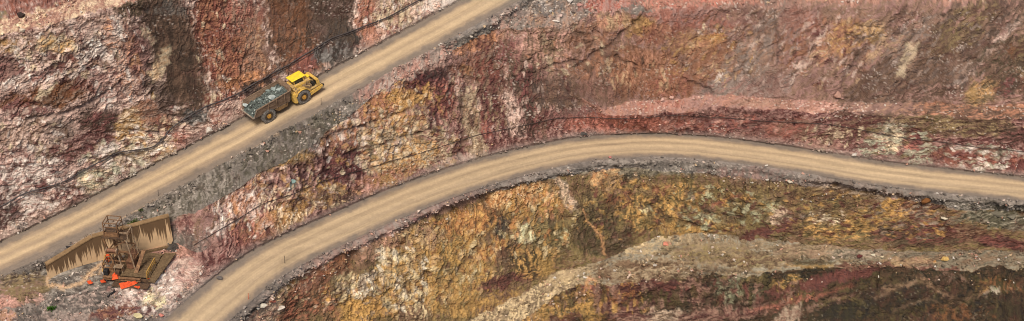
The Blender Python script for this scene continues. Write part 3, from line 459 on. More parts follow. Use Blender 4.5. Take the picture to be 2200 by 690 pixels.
for strips, cx, cy, rx, ry, ang, ca, cb, op in PATCHES:
    r = max(rx, ry) * 1.45 + 30
    rr = np.where(np.isin(SR, strips))[0]
    j0 = np.searchsorted(XS, cx - r); j1 = np.searchsorted(XS, cx + r)
    if j1 <= j0 or len(rr) == 0: continue
    sl = (slice(rr[0], rr[-1] + 1), slice(j0, j1))
    a = math.radians(ang); dx = PWX[sl] - cx; dy = -(PWY[sl] - cy)
    u = (dx * math.cos(a) + dy * math.sin(a)) / rx; v = (-dx * math.sin(a) + dy * math.cos(a)) / ry
    w = (op * (1 - sstep(.70, 1.12, np.sqrt(u * u + v * v) + BRK[sl])))[..., None].astype(np.float32)
    w = w * np.isin(SR[sl[0]], strips)[:, None, None]
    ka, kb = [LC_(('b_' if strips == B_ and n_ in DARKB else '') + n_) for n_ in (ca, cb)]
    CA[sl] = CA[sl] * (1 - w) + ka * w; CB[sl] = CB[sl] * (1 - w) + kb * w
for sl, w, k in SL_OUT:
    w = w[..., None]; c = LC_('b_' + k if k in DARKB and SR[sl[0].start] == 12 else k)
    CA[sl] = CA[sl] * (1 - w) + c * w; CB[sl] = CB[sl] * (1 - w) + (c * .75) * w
# ragged limits between one ground and the next
jit = np.clip(np.round(5 * fbm(QX / 1.1, QY / 3.0, 3, 701, .6)), -5, 5).astype(np.int32)
ri = np.clip(np.arange(NV)[:, None] + jit, 0, NV - 1); cj = np.repeat(np.arange(NX)[None], NV, 0)
CA = CA[ri, cj]; CB = CB[ri, cj]
# how the two colours of a place are mixed: beds, blocks, grain
mixn = .5 + 1.35 * TF + .45 * (HM - .5) + .5 * (HS - .5) + .75 * (HT - .5) + .75 * ST + .30 * fine
T = sstep(.25, .88, mixn)[..., None]
COLR = CA * (1 - T) + CB * T
val = 1.04 + .46 * (HS - .5) + .22 * (HM - .5) + .62 * (HT - .5) + .22 * fine + .42 * ST + .08 * ridg - .06
streak = fbm(QX / .45, QY / 5.0, 3, 501)
val = 1 + (val - 1) * (1 - .5 * SMOOTHZ)
val *= 1 + np.where(AMP > .5, (.20 + .16 * SMOOTHZ) * streak, 0)
COLR *= val[..., None]
# clay in the joints, pale chips
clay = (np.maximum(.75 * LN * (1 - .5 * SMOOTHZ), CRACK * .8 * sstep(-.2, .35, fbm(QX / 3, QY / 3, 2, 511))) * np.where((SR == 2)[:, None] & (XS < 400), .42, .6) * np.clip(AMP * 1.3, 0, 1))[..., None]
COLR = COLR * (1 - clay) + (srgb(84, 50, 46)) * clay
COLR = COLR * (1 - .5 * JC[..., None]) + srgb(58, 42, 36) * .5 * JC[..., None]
f1, f2, h1, h2, _, _ = voro(QX / .26, QY / .22, 521)
chipd = sstep(-.1, .5, fbm(QX / 5, QY / 3, 3, 531) + np.where(isflat, .18, .0))
chipz = np.where((SR >= 10)[:, None] & ~isflat, .25, 1.0)
chip = ((h1 > .86) * (f1 < .45) * chipd * chipz * .75)[..., None].astype(np.float32)
COLR = COLR * (1 - chip) + (COLR * .35 + srgb(222, 205, 188) * .65) * chip
chip = ((h1 < .08) * (f1 < .45) * .6)[..., None].astype(np.float32)
COLR = COLR * (1 - chip) + (COLR * .4 + srgb(66, 50, 46) * .3) * chip
# traced lines of colour: dried runnels and the bright vein
for pts, w, c, st in [([(101, 598), (104, 611), (143, 619), (174, 610), (188, 589), (216, 570)], 4.0, 'tan', .85), ([(160, 527), (202, 495), (226, 483), (300, 449), (322, 433), (416, 377), (475, 346), (524, 325), (600, 290)], 3.2, 'tan', .75),
                     ([(1252, 452), (1262, 478), (1280, 492), (1293, 510), (1300, 545)], 2.8, 'tanor', .6), ([(1280, 605), (1262, 600), (1255, 625)], 4, 'tanor', .6), ([(192, 592), (214, 590), (222, 575)], 3, 'tan', .6), ([(1690, 572), (1720, 574), (1790, 570)], 3, 'ochre', .4), ([(1885, 640), (1940, 614), (1985, 607), (2010, 622), (2045, 640)], 4, 'brownlt', .32), ([(1640, 662), (1740, 640), (1830, 612)], 4, 'redpink', .3), ([(1920, 665), (1990, 640), (2030, 655)], 3, 'brownlt', .22), ([(1760, 660), (1800, 640), (1850, 645)], 3, 'olive', .3)]:
    d, tt = seg_dist(pts)
    g = (st * np.exp(-(d / w) ** 2 * (1 + .8 * gnoise(tt * 40, tt * 0, 541))))[..., None] * (~onroad)[..., None]
    COLR = COLR * (1 - g) + LC_(c) * g
# grey grit at the foot of the walls and along the verges
grit = np.where(onroad, 0, np.exp(-(np.minimum(dT, dT2) / .9) ** 2) * .75 + np.exp(-(np.minimum(dU, dL) / .9) ** 2) * .6)
grit = (np.clip(grit * (1 + .6 * hum), 0, .9))[..., None]
gc = (srgb(128, 116, 106) * (1 + .35 * fine[..., None] + .5 * (HS[..., None] - .5)))
COLR = COLR * (1 - grit) + gc * grit
# the roads: graded tan dirt, two worn wheel tracks, damp grey verges
q1 = np.clip(.5 + .5 * fbm(QX / 6, QY / 1.0, 4, 551), 0, 1)[..., None]
tv = VV + .030 * gnoise(QX / 7, QX * 0, 561) + .018 * fx + .02 * gnoise(QX / 2.2, QX * 0, 563)
up = (SR == 3)[:, None]
tanc = srgb(184, 160, 126); dark = srgb(148, 129, 107); verge = srgb(118, 107, 96)
pale = np.where(up, np.exp(-((tv - .34) / .10) ** 2) + np.exp(-((tv - .60) / .09) ** 2), np.exp(-((tv - .27) / .10) ** 2) + np.exp(-((tv - .52) / .11) ** 2) + .9 * np.exp(-((tv - .76) / .08) ** 2))
flatten = np.where(up, sstep(640, 760, RX) * .45, .35)
pale = np.clip(pale, 0, 1); pale = pale * (1 - flatten) + flatten * (sstep(.14, .24, tv) * (1 - sstep(.74, .88, tv)))
pale = np.clip(pale + .22 * streakr if False else pale, 0, 1)[..., None]
rc = dark * (1 - pale) + tanc * pale
tv = tv + .12 * fbm(QX / 1.6, QY / 1.6, 3, 579) + .05 * gnoise(QX / 6, QX * 0, 581)
vg = np.where(up, (1 - sstep(.10, .22, tv)) + sstep(.74, .88, tv), (1 - sstep(.05, .17, tv)) + sstep(.84, .95, tv))[..., None]
rc = rc * (1 - .8 * vg) + verge * .8 * vg
lines = gnoise(VV * 46 + wob * 30, QX / 14, 571) * .5 + gnoise(VV * 90, QX / 9, 575) * .5
rr_ = np.random.default_rng(77)
for k in range(16):                      # single passes of tyres
    c0_ = rr_.uniform(.14, .86); wd = rr_.uniform(.008, .022); sgn = rr_.choice([-1, -1, 1]) * rr_.uniform(.25, .7)
    cc = c0_ + .10 * gnoise(QX / 13 + k * 7, QX * 0 + k, 600 + k) + .02 * gnoise(QX / 4 + k * 3, QX * 0, 630 + k)
    lines = lines + sgn * np.exp(-((VV - cc) / wd) ** 2) * sstep(-.15, .25, gnoise(QX / 10 + k * 5, QX * 0 + 3, 660 + k))
for k in range(9):                       # tracks that cross from one side to the other
    xa = rr_.uniform(-50, 2150); xl = rr_.uniform(120, 420); va, vb = rr_.uniform(.15, .85, 2); sgn = rr_.choice([-.8, .6])
    cc = va + (vb - va) * sstep(xa, xa + xl, RX)
    on = sstep(xa - 30, xa, RX) * (1 - sstep(xa + xl, xa + xl + 40, RX))
    for o2 in (-.11, .11): lines = lines + sgn * on * np.exp(-((VV - cc - o2) / .012) ** 2)
damp = sstep(.1, .5, fbm(QX / 7, VV * 3, 3, 577))
lines = lines - .9 * damp + .5 * np.where(hf((QX * 9).astype(np.int32), (VV * 46).astype(np.int32), 3) > .93, 1, 0)
vn = .06 * fbm(QX / 1.6, VV * 3, 3, 579)
rc = rc * (.86 + .24 * q1 + .13 * fine[..., None] + .15 * lines[..., None])
COLR = np.where(onroad[..., None], rc, COLR)
COLR[SR == 5] *= (1 - .11 * sstep(1200, 1320, XS))[None, :, None].astype(np.float32)
COLR[(SR >= 10)] *= np.array([1.0, 1.0, .86], np.float32)
COLR = np.clip(COLR, .012, .85).astype(np.float32)
# ------------------------------------------------------------------ materials
def new_mat(name):
    m = bpy.data.materials.new(name); m.use_nodes = True
    nt = m.node_tree
    return m, nt, nt.nodes['Principled BSDF']

def rock_material(name, bump=.5, dist=.12, scale=3.0, rough=.9, var=.22):
    m, nt, b = new_mat(name)
    N, L = nt.nodes, nt.links
    at = N.new('ShaderNodeAttribute'); at.attribute_name = 'rock_colour'
    tc = N.new('ShaderNodeTexCoord')
    n1 = N.new('ShaderNodeTexNoise'); n1.inputs['Scale'].default_value = scale; n1.inputs['Detail'].default_value = 6; n1.inputs['Roughness'].default_value = .65
    L.new(tc.outputs['Object'], n1.inputs['Vector'])
    mr = N.new('ShaderNodeMapRange'); mr.inputs[1].default_value = .25; mr.inputs[2].default_value = .75; mr.inputs[3].default_value = 1 - var; mr.inputs[4].default_value = 1 + var
    L.new(n1.outputs[0], mr.inputs[0])
    mx = N.new('ShaderNodeMix'); mx.data_type = 'RGBA'; mx.blend_type = 'MULTIPLY'; mx.inputs[0].default_value = 1
    L.new(at.outputs['Color'], mx.inputs[6]); L.new(mr.outputs[0], mx.inputs[7])
    L.new(mx.outputs[2], b.inputs['Base Color'])
    bp = N.new('ShaderNodeBump'); bp.inputs['Strength'].default_value = bump; bp.inputs['Distance'].default_value = dist
    L.new(n1.outputs[0], bp.inputs['Height']); L.new(bp.outputs[0], b.inputs['Normal'])
    b.inputs['Roughness'].default_value = rough
    b.inputs['Specular IOR Level'].default_value = .25
    return m
M_ROCK = rock_material('rock', .35, .06, 7.0, .9, .28)
M_EARTH = rock_material('loose_earth', .4, .08, 5.0, .95, .15)
M_ROAD = rock_material('road_dirt', .25, .03, 5.0, .95, .10)
M_STONE = rock_material('stone', .5, .05, 6.0, .9, .2)

def flat_mat(name, rgb, rough=.6, metal=0.0, dirt=None, dscale=3.0, damt=.5, spec=.4, bump=0.0, stretch=None):
    """plain colour with a second, dirt colour worn into it by noise"""
    m, nt, b = new_mat(name); N, L = nt.nodes, nt.links
    c = srgb(*rgb)
    b.inputs['Roughness'].default_value = rough; b.inputs['Metallic'].default_value = metal; b.inputs['Specular IOR Level'].default_value = spec
    tc = N.new('ShaderNodeTexCoord'); n1 = N.new('ShaderNodeTexNoise'); n1.inputs['Scale'].default_value = dscale; n1.inputs['Detail'].default_value = 5; n1.inputs['Roughness'].default_value = .65
    if stretch:
        mp = N.new('ShaderNodeMapping'); mp.inputs['Scale'].default_value = stretch
        L.new(tc.outputs['Object'], mp.inputs[0]); L.new(mp.outputs[0], n1.inputs['Vector'])
    else: L.new(tc.outputs['Object'], n1.inputs['Vector'])
    r = N.new('ShaderNodeValToRGB')
    d = srgb(*(dirt or tuple(int(v * .75) for v in rgb)))
    r.color_ramp.elements[0].position = .5 - .3 * damt; r.color_ramp.elements[1].position = .5 + .28 * (1 - damt) + .05
    r.color_ramp.elements[0].color = (*d, 1); r.color_ramp.elements[1].color = (*c, 1)
    L.new(n1.outputs[0], r.inputs[0]); L.new(r.outputs[0], b.inputs['Base Color'])
    if bump:
        bp = N.new('ShaderNodeBump'); bp.inputs['Strength'].default_value = bump; bp.inputs['Distance'].default_value = .03
        L.new(n1.outputs[0], bp.inputs['Height']); L.new(bp.outputs[0], b.inputs['Normal'])
    return m

# ------------------------------------------------------------------ object helpers
def tag(o, label=None, cat=None, group=None, kind=None):
    if label: o['label'] = label
    if cat: o['category'] = cat
    if group: o['group'] = group
    if kind: o['kind'] = kind
    return o
def link_mesh(name, me, mat, parent=None):
    o = bpy.data.objects.new(name, me); COL.objects.link(o)
    if mat and not me.materials: me.materials.append(mat)
    if parent: o.parent = parent
    return o
def empty(name, loc=(0, 0, 0)):
    o = bpy.data.objects.new(name, None); COL.objects.link(o); o.location = loc; o.empty_display_size = .3
    return o
def mesh_np(name, verts, faces4=None, cols=None, smooth=False, tris=None):
    """mesh from numpy arrays; quads or triangles, optional vertex colours"""
    me = bpy.data.meshes.new(name)
    verts = np.ascontiguousarray(verts, np.float32)
    f = faces4 if faces4 is not None else tris
    k = f.shape[1]; nf = len(f)
    me.vertices.add(len(verts)); me.vertices.foreach_set('co', verts.ravel())
    me.loops.add(nf * k); me.loops.foreach_set('vertex_index', np.ascontiguousarray(f, np.int32).ravel())
    me.polygons.add(nf); me.polygons.foreach_set('loop_start', np.arange(0, nf * k, k, dtype=np.int32))
    me.polygons.foreach_set('use_smooth', np.full(nf, smooth, bool))
    if cols is not None:
        a = me.attributes.new('rock_colour', 'FLOAT_COLOR', 'POINT')
        c4 = np.ones((len(verts), 4), np.float32); c4[:, :3] = cols
        a.data.foreach_set('color', c4.ravel())
    me.update(calc_edges=True); me.validate()
    return me

# ------------------------------------------------------------------ the setting: sheet cut into faces, benches, banks and roads
fi, fj = np.meshgrid(np.arange(NV - 1), np.arange(NX - 1), indexing='ij')
fxm = RX[:-1, :-1]; fym = RY[:-1, :-1]
vis = (fxm > -140) & (fxm < 2340) & (fym > -130) & (fym < 800)
sf = np.repeat(SR[:-1, None], NX - 1, 1)
xf = np.repeat(XS[None, :-1], NV - 1, 0)
NAMES = [('high_rock_face', M_ROCK, (sf == 0)), ('high_bench', M_EARTH, sf == 1), ('upper_rock_face', M_ROCK, sf == 2), ('upper_haul_road', M_ROAD, sf == 3), ('upper_road_shoulder', M_EARTH, sf == 4),
         ('retained_bank', M_EARTH, (sf == 5) & (xf < 395)), ('platform_ground', M_EARTH, (sf == 6) & (xf < 395)), ('platform_bank', M_ROCK, (sf == 7) & (xf < 395)),
         ('middle_rock_face', M_ROCK, ((sf == 5) & (xf >= 395)) | (((sf == 6) | (sf == 7)) & (xf >= 395) & (xf < 1250))), ('red_bench', M_EARTH, (sf == 6) & (xf >= 1250)), ('red_rock_face', M_ROCK, (sf == 7) & (xf >= 1250)),
         ('lower_haul_road', M_ROAD, sf == 8), ('lower_road_shoulder', M_EARTH, sf == 9), ('lower_rock_face', M_ROCK, sf == 10), ('lower_bench', M_EARTH, sf == 11), ('bottom_rock_face', M_ROCK, sf == 12)]
IDX = np.arange(NV * NX).reshape(NV, NX)
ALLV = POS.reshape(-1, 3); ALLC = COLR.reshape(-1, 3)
for nm, mat, msk in NAMES:
    m = msk & vis
    if not m.any(): continue
    a, b = fi[m], fj[m]
    f = np.stack([IDX[a, b], IDX[a + 1, b], IDX[a + 1, b + 1], IDX[a, b + 1]], 1)
    u, inv = np.unique(f, return_inverse=True)
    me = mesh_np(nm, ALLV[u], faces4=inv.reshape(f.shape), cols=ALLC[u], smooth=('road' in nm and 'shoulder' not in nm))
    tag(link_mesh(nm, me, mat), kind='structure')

def surf(px, py, off=0.0):
    """point of the finished ground seen at a pixel of the photograph, and its normal"""
    j = int(np.clip(round((px - XS[0]) / STEP), 0, NX - 1))
    i = int(np.argmin(np.abs(RY[:, j] - py)))
    p = POS[i, j] + NRM[i, j] * off
    return Vector(p), Vector(NRM[i, j]), COLR[i, j]
print('SHEET', NV, NX, NV * NX)
# ------------------------------------------------------------------ mesh builder for made things
class MB:
    def __init__(self): self.bm = bmesh.new()
    def box(self, cx, cy, cz, sx, sy, sz, rot=None, bev=0.0):
        r = bmesh.ops.create_cube(self.bm, size=1.0)
        vs = r['verts']
        bmesh.ops.scale(self.bm, vec=(sx, sy, sz), verts=vs)
        if bev:
            es = list({e for v in vs for e in v.link_edges})
            rr = bmesh.ops.bevel(self.bm, geom=es, offset=bev, segments=1, affect='EDGES', profile=.5)
            vs = list({v for f in rr['faces'] for v in f.verts} | {v for v in vs if v.is_valid})
            vs = [v for v in vs if v.is_valid]
        m = Matrix.Translation((cx, cy, cz))
        if rot: m = m @ Matrix.Rotation(rot[2], 4, 'Z') @ Matrix.Rotation(rot[1], 4, 'Y') @ Matrix.Rotation(rot[0], 4, 'X')
        bmesh.ops.transform(self.bm, matrix=m, verts=vs)
        return self
    def bar(self, a, b, w, h=None):
        """square bar from a to b"""
        a, b = Vector(a), Vector(b); d = b - a
        q = d.to_track_quat('Z', 'Y')
        vs = bmesh.ops.create_cube(self.bm, size=1.0)['verts']
        bmesh.ops.scale(self.bm, vec=(w, h or w, d.length), verts=vs)
        bmesh.ops.transform(self.bm, matrix=Matrix.Translation((a + b) / 2) @ q.to_matrix().to_4x4(), verts=vs)
        return self
    def cyl(self, a, b, r0, r1=None, seg=16):
        a, b = Vector(a), Vector(b); d = b - a
        q = d.to_track_quat('Z', 'Y')
        vs = bmesh.ops.create_cone(self.bm, cap_ends=True, segments=seg, radius1=r0, radius2=r0 if r1 is None else r1, depth=d.length)['verts']
        bmesh.ops.transform(self.bm, matrix=Matrix.Translation((a + b) / 2) @ q.to_matrix().to_4x4(), verts=vs)
        return self
    def prism(self, pts, y0, y1, axis='y'):
        """polygon in the x-z plane (or x-y for axis z, y-z for axis x) pulled from y0 to y1"""
        def P(p, t): return (p[0], t, p[1]) if axis == 'y' else ((p[0], p[1], t) if axis == 'z' else (t, p[0], p[1]))
        A = [self.bm.verts.new(P(p, y0)) for p in pts]; B = [self.bm.verts.new(P(p, y1)) for p in pts]
        n = len(pts)
        self.bm.faces.new(A); self.bm.faces.new(B[::-1])
        for i in range(n): self.bm.faces.new([A[i], B[i], B[(i + 1) % n], A[(i + 1) % n]])
        return self
    def hexa(self, bot, top):
        """eight-cornered block from four bottom and four top corners"""
        A = [self.bm.verts.new(p) for p in bot]; B = [self.bm.verts.new(p) for p in top]
        self.bm.faces.new(A[::-1]); self.bm.faces.new(B)
        for i in range(4): self.bm.faces.new([A[i], A[(i + 1) % 4], B[(i + 1) % 4], B[i]])
        return self
    def lathe(self, prof, seg=28, caps=True):
        """profile of (r, y) turned about the y axis"""
        rings = []
        for r, y in prof:
            rings.append([self.bm.verts.new((r * math.cos(2 * math.pi * i / seg), y, r * math.sin(2 * math.pi * i / seg))) for i in range(seg)])
        for a, b in zip(rings[:-1], rings[1:]):
            for i in range(seg): self.bm.faces.new([a[i], a[(i + 1) % seg], b[(i + 1) % seg], b[i]])
        if caps: self.bm.faces.new(rings[0]); self.bm.faces.new(rings[-1][::-1])
        else:
            for i in range(seg): self.bm.faces.new([rings[-1][i], rings[-1][(i + 1) % seg], rings[0][(i + 1) % seg], rings[0][i]])
        return self
    def tube(self, pts, r, seg=6):
        pts = [Vector(p) for p in pts]; rings = []
        for i, p in enumerate(pts):
            d = (pts[min(i + 1, len(pts) - 1)] - pts[max(i - 1, 0)]).normalized()
            a = d.cross(Vector((0, 0, 1)));
            if a.length < .1: a = d.cross(Vector((1, 0, 0)))
            a.normalize(); b = d.cross(a)
            rings.append([self.bm.verts.new(p + (a * math.cos(t) + b * math.sin(t)) * r) for t in [2 * math.pi * k / seg for k in range(seg)]])
        for a, b in zip(rings[:-1], rings[1:]):
            for i in range(seg): self.bm.faces.new([a[i], a[(i + 1) % seg], b[(i + 1) % seg], b[i]])
        self.bm.faces.new(rings[0]); self.bm.faces.new(rings[-1][::-1])
        return self
    def build(self, name, mat, parent=None, smooth=False, loc=None):
        bmesh.ops.recalc_face_normals(self.bm, faces=self.bm.faces)
        me = bpy.data.meshes.new(name); self.bm.to_mesh(me); self.bm.free()
        if smooth: me.polygons.foreach_set('use_smooth', [True] * len(me.polygons))
        o = link_mesh(name, me, mat, parent)
        if loc: o.location = loc
        return o

# ------------------------------------------------------------------ the haul truck
M_YEL = flat_mat('truck_yellow', (216, 174, 78), .65, 0, (140, 114, 82), 3.6, .85, .5)
M_YELDUST = flat_mat('dusty_yellow', (206, 172, 104), .7, 0, (140, 112, 80), 3.5, .62, .4)
M_ROOF = flat_mat('canopy_yellow', (246, 216, 36), .55, 0, (216, 184, 60), 1.6, .4, .5)
M_BED = flat_mat('rusty_tray_steel', (142, 118, 96), .8, .05, (92, 72, 56), 1.6, .6, .3, .2, (1, 1, 3))
M_TRAYIN = flat_mat('tray_lip_steel', (168, 158, 142), .6, .1, (112, 92, 76), 2.0, .5, .3)
M_TYRE = flat_mat('dusty_tyre', (128, 122, 114), .9, 0, (74, 70, 66), 3.0, .55, .2, .3)
M_RUB = flat_mat('tyre_shoulder', (92, 88, 82), .9, 0, (58, 55, 52), 3.0, .5, .2)
M_HUB = flat_mat('wheel_hub_yellow', (226, 164, 44), .5, 0, (140, 104, 60), 4.0, .5, .4)
M_RIM = flat_mat('dark_rim', (92, 74, 52), .6, .2, (52, 44, 38), 4.0, .5, .4)
M_DARK = flat_mat('dark_machinery', (58, 52, 46), .7, .1, (34, 31, 28), 3.0, .5, .3)
M_ENG = flat_mat('dusty_engine', (150, 124, 92), .7, .1, (84, 66, 50), 4.0, .6, .3)
M_GLASS = flat_mat('cab_glass', (52, 58, 56), .12, 0, (38, 42, 42), 2.0, .3, .6)
M_CHAS = flat_mat('dusty_chassis', (140, 110, 72), .75, .1, (92, 70, 48), 2.0, .5, .3)
M_LAMP = flat_mat('lamp_glass', (214, 210, 196), .2, 0, (180, 176, 160), 5, .3, .6)

truck = empty('dump_truck')
tag(truck, 'yellow low-profile mine dump truck loaded with grey ore on the upper road', 'truck')

def arch(x, zc, r0, r1, a0, a1, y0, y1, n=12):
    """curved mudguard strip around a wheel"""
    m = MB()
    A = [(x + r0 * math.cos(math.radians(a0 + (a1 - a0) * i / n)), zc + r0 * math.sin(math.radians(a0 + (a1 - a0) * i / n))) for i in range(n + 1)]
    B = [(x + r1 * math.cos(math.radians(a0 + (a1 - a0) * i / n)), zc + r1 * math.sin(math.radians(a0 + (a1 - a0) * i / n))) for i in range(n + 1)]
    for i in range(n):
        m.prism([A[i], A[i + 1], B[i + 1], B[i]], y0, y1)
    return m
def wheel(x, side):
    """side -1 right, +1 left"""
    R = 1.03; w = .88; yc = side * 1.28
    e = MB(); seg = 36
    prof = [(.60, -w / 2 + .10), (.66, -w / 2), (.90, -w / 2), (1.0, -w / 2 + .08), (R, -w / 2 + .16), (R, w / 2 - .16), (1.0, w / 2 - .08), (.90, w / 2), (.66, w / 2), (.60, w / 2 - .10)]
    e.lathe([(r, y) for r, y in prof], seg, False)
    # tread blocks
    for i in range(24):
        a = 2 * math.pi * i / 24
        for sy in (-1, 1):
            e.box(R * math.cos(a + sy * .05), sy * .22, R * math.sin(a + sy * .05), .10, .36, .13, rot=(0, -a - sy * .05, sy * .0))
    tyre = e.build('tyre', M_TYRE)
    root = empty('wheel'); root.parent = truck; root.location = (x, yc, R)
    tyre.parent = root
    o = MB(); s = side
    o.lathe([(.61, s * (w / 2 - .02)), (.61, s * (w / 2 - .30))] if s > 0 else [(.61, -(w / 2 - .30)), (.61, -(w / 2 - .02))], 28)
    o.build('rim', M_RIM, root)
    o = MB(); o.lathe([(.62, s * (w / 2 - .04)), (.60, s * (w / 2 + .012)), (.54, s * (w / 2 + .012)), (.50, s * (w / 2 - .28))], 28, False)
    o.build('rim_flange', M_RIM, root)
    o = MB(); ys = s * (w / 2 - .18)
    o.cyl((0, ys - s * .12, 0), (0, ys + s * .20, 0), .40, .30, 20)
    for i in range(10):
        a = 2 * math.pi * i / 10
        o.cyl((.44 * math.cos(a), ys - s * .1, .44 * math.sin(a)), (.44 * math.cos(a), ys, .44 * math.sin(a)), .04, None, 6)
    o.build('hub', M_HUB, root)
    return root
RA, FA = 0.0, 5.75                      # rear and front axle
for ax in (RA, FA):
    for s in (-1, 1): wheel(ax, s)

# tray (dump box): open at the rear, sloping floor, flared sides
tray = empty('dump_box'); tray.parent = truck
X0, X1 = -2.05, 3.95
TW, BW, ZT, ZB = 1.72, 1.38, 3.05, 1.55
def side_plate(s):
    m = MB(); t = .09
    # outline: rear bottom, front bottom, front top, rear top
    zb0, zb1 = 1.86, 1.45
    A = [(X0 - .12, s * (BW + .22), zb0), (X1 - .35, s * BW, zb1), (X1, s * TW, ZT + .12), (X0 + .42, s * (TW + .06), ZT - .12)]
    n = Vector((0, s, .12)).normalized() * t
    m.hexa([Vector(p) - n * .5 for p in A], [Vector(p) + n * .5 for p in A])
    return m.build('side_plate', M_BED, tray)
for s in (-1, 1):
    sp = side_plate(s)
    m = MB()
    m.bar((X0 + .44, s * (TW + .09), ZT - .10), (X1 + .02, s * (TW + .03), ZT + .14), .16, .12)
    m.build('top_rail', M_BED, sp)
    for k, xx in enumerate((.2, 1.5, 2.8)):
        m = MB(); m.bar((xx, s * (BW + .30), 1.62), (xx + .12, s * (TW + .10), ZT - .02), .12, .10); m.build('stiffener', M_BED, sp)
    m = MB(); m.bar((X0 - .10, s * (BW + .26), 1.88), (X0 + .42, s * (TW + .10), ZT - .12), .12, .10); m.build('rear_edge', M_TRAYIN, sp)
m = MB()
m.hexa([(X0 - .30, -BW - .2, 1.74), (X1 - .3, -BW, 1.34), (X1 - .3, BW, 1.34), (X0 - .30, BW + .2, 1.74)], [(X0 - .30, -BW - .2, 1.86), (X1 - .3, -BW, 1.46), (X1 - .3, BW, 1.46), (X0 - .30, BW + .2, 1.86)])
m.build('tray_floor', M_TRAYIN, tray)
m = MB()
m.hexa([(X1 - .40, -BW, 1.40), (X1 - .28, -BW, 1.40), (X1 - .28, BW, 1.40), (X1 - .40, BW, 1.40)], [(X1 - .02, -TW, ZT + .12), (X1 + .10, -TW, ZT + .12), (X1 + .10, TW, ZT + .12), (X1 - .02, TW, ZT + .12)])
m.hexa([(X1 - .02, -TW, ZT + .12), (X1 + .10, -TW, ZT + .12), (X1 + .10, TW, ZT + .12), (X1 - .02, TW, ZT + .12)], [(X1 + .30, -1.25, ZT + .60), (X1 + .38, -1.25, ZT + .60), (X1 + .38, 1.5, ZT + .60), (X1 + .30, 1.5, ZT + .60)])
m.build('headboard', M_BED, tray)
# trailer frame, dump rams and hitch
m = MB()
m.box(1.6, .48, 1.12, 5.2, .28, .5).box(1.6, -.48, 1.12, 5.2, .28, .5).box(RA, 0, 1.03, .5, 1.7, .5).box(3.4, 0, 1.1, 1.2, 1.3, .6)
m.build('trailer_frame', M_CHAS, truck)
m = MB(); m.prism([(1.15, 1.40), (3.3, 1.40), (3.1, .95), (1.7, .88)], -1.52, -1.28); m.build('side_skirt', M_CHAS, truck)
m = MB(); m.prism([(1.15, 1.40), (3.3, 1.40), (3.1, .95), (1.7, .88)], 1.28, 1.52); m.build('side_skirt', M_CHAS, truck)
for s in (-1, 1):
    m = MB(); m.cyl((1.5, s * .95, .95), (2.7, s * 1.0, 1.5), .12, None, 12); m.cyl((2.2, s * .975, 1.27), (3.3, s * 1.03, 1.75), .08, None, 10); m.build('dump_ram', M_DARK, truck)
m = MB(); m.cyl((4.05, 0, .75), (4.05, 0, 1.75), .28, None, 16).box(4.3, 0, 1.25, .8, .9, .7); m.build('articulation_hitch', M_DARK, truck)
# tractor frame and panels
m = MB()
m.prism([(4.35, .72), (4.55, .62), (6.9, .62), (8.6, .78), (8.95, 1.02), (8.95, 1.36), (7.0, 1.30), (4.35, 1.40)], -.85, .85)
m.build('tractor_frame', M_YELDUST, truck)
for s in (-1, 1):
    m = MB(); m.prism([(6.85, .72), (8.35, .92), (8.95, 1.16), (8.95, 1.42), (8.1, 1.36), (6.85, 1.26)], s * .86, s * 1.62) if s > 0 else MB()
    if s < 0: m = MB(); m.prism([(6.85, .72), (8.35, .92), (8.95, 1.16), (8.95, 1.42), (8.1, 1.36), (6.85, 1.26)], -1.62, -.86)
    m.build('sill_panel', M_YEL, truck)
    # block behind the front wheel with steps
    m = MB(); m.prism([(4.18, .85), (4.62, .62), (4.74, .80), (4.66, 1.55), (4.95, 2.05), (4.30, 2.12), (4.14, 1.7)], min(s * .86, s * 1.66), max(s * .86, s * 1.66)); g = m.build('rear_guard', M_YEL, truck)
    for k in range(4):
        m = MB(); m.box(4.74, s * 1.52, .74 + .26 * k, .12, .26, .07); m.build('step', M_DARK, g)
    m = arch(FA, 1.03, 1.20, 1.27, 12, 150, min(s * .84, s * 1.72), max(s * .84, s * 1.72)); m.build('mudguard', M_YEL, truck)
m = MB(); m.box(9.02, 0, 1.20, .16, 3.2, .42, bev=.04); m.box(9.16, -1.35, 1.22, .22, .24, .2).box(9.16, 1.35, 1.22, .22, .24, .2)
m.build('front_bumper', M_DARK, truck)
# engine bay on the right: deck, hood, radiator frame, engine pieces
m = MB(); m.box(6.7, -.1, 1.55, 4.3, 2.9, .12); m.build('deck_plate', M_YELDUST, truck)
m = MB()
m.prism([(5.0, 1.62), (5.0, 2.30), (5.6, 2.42), (7.9, 2.30), (8.2, 2.05), (8.2, 1.62)], -.42, .02)
m.build('hood', M_YEL, truck, )
for k in range(4):
    m = MB(); m.box(5.75 + .58 * k, -.2, 2.42 - .03 * k, .42, .34, .06); m.build('hood_hatch', M_YELDUST, truck)
m = MB(); m.prism([(8.2, 1.5), (8.72, 1.5), (8.55, 2.50), (8.2, 2.62)], -1.55, -1.40)
m.prism([(8.2, 1.5), (8.72, 1.5), (8.55, 2.50), (8.2, 2.62)], .95, 1.10)
m.box(8.38, -.22, 2.50, .40, 2.5, .14).box(8.5, -.22, 1.60, .40, 2.5, .16)
m.build('radiator_frame', M_YEL, truck)
m = MB(); m.box(8.30, -.22, 2.05, .14, 2.35, .80); m.build('radiator_core', M_DARK, truck)
m = MB(); m.cyl((6.7, -1.15, 1.95), (6.7, -.42, 1.95), .26, None, 16); m.build('turbocharger', M_ENG, truck)
m = MB(); m.box(7.25, -.95, 1.85, .62, .7, .46, bev=.05).box(7.25, -.95, 2.14, .40, .5, .14); m.build('engine_block', M_ENG, truck)
m = MB(); m.cyl((5.85, -1.1, 1.92), (6.35, -1.1, 1.92), .24, None, 16); m.build('air_filter', M_ENG, truck)
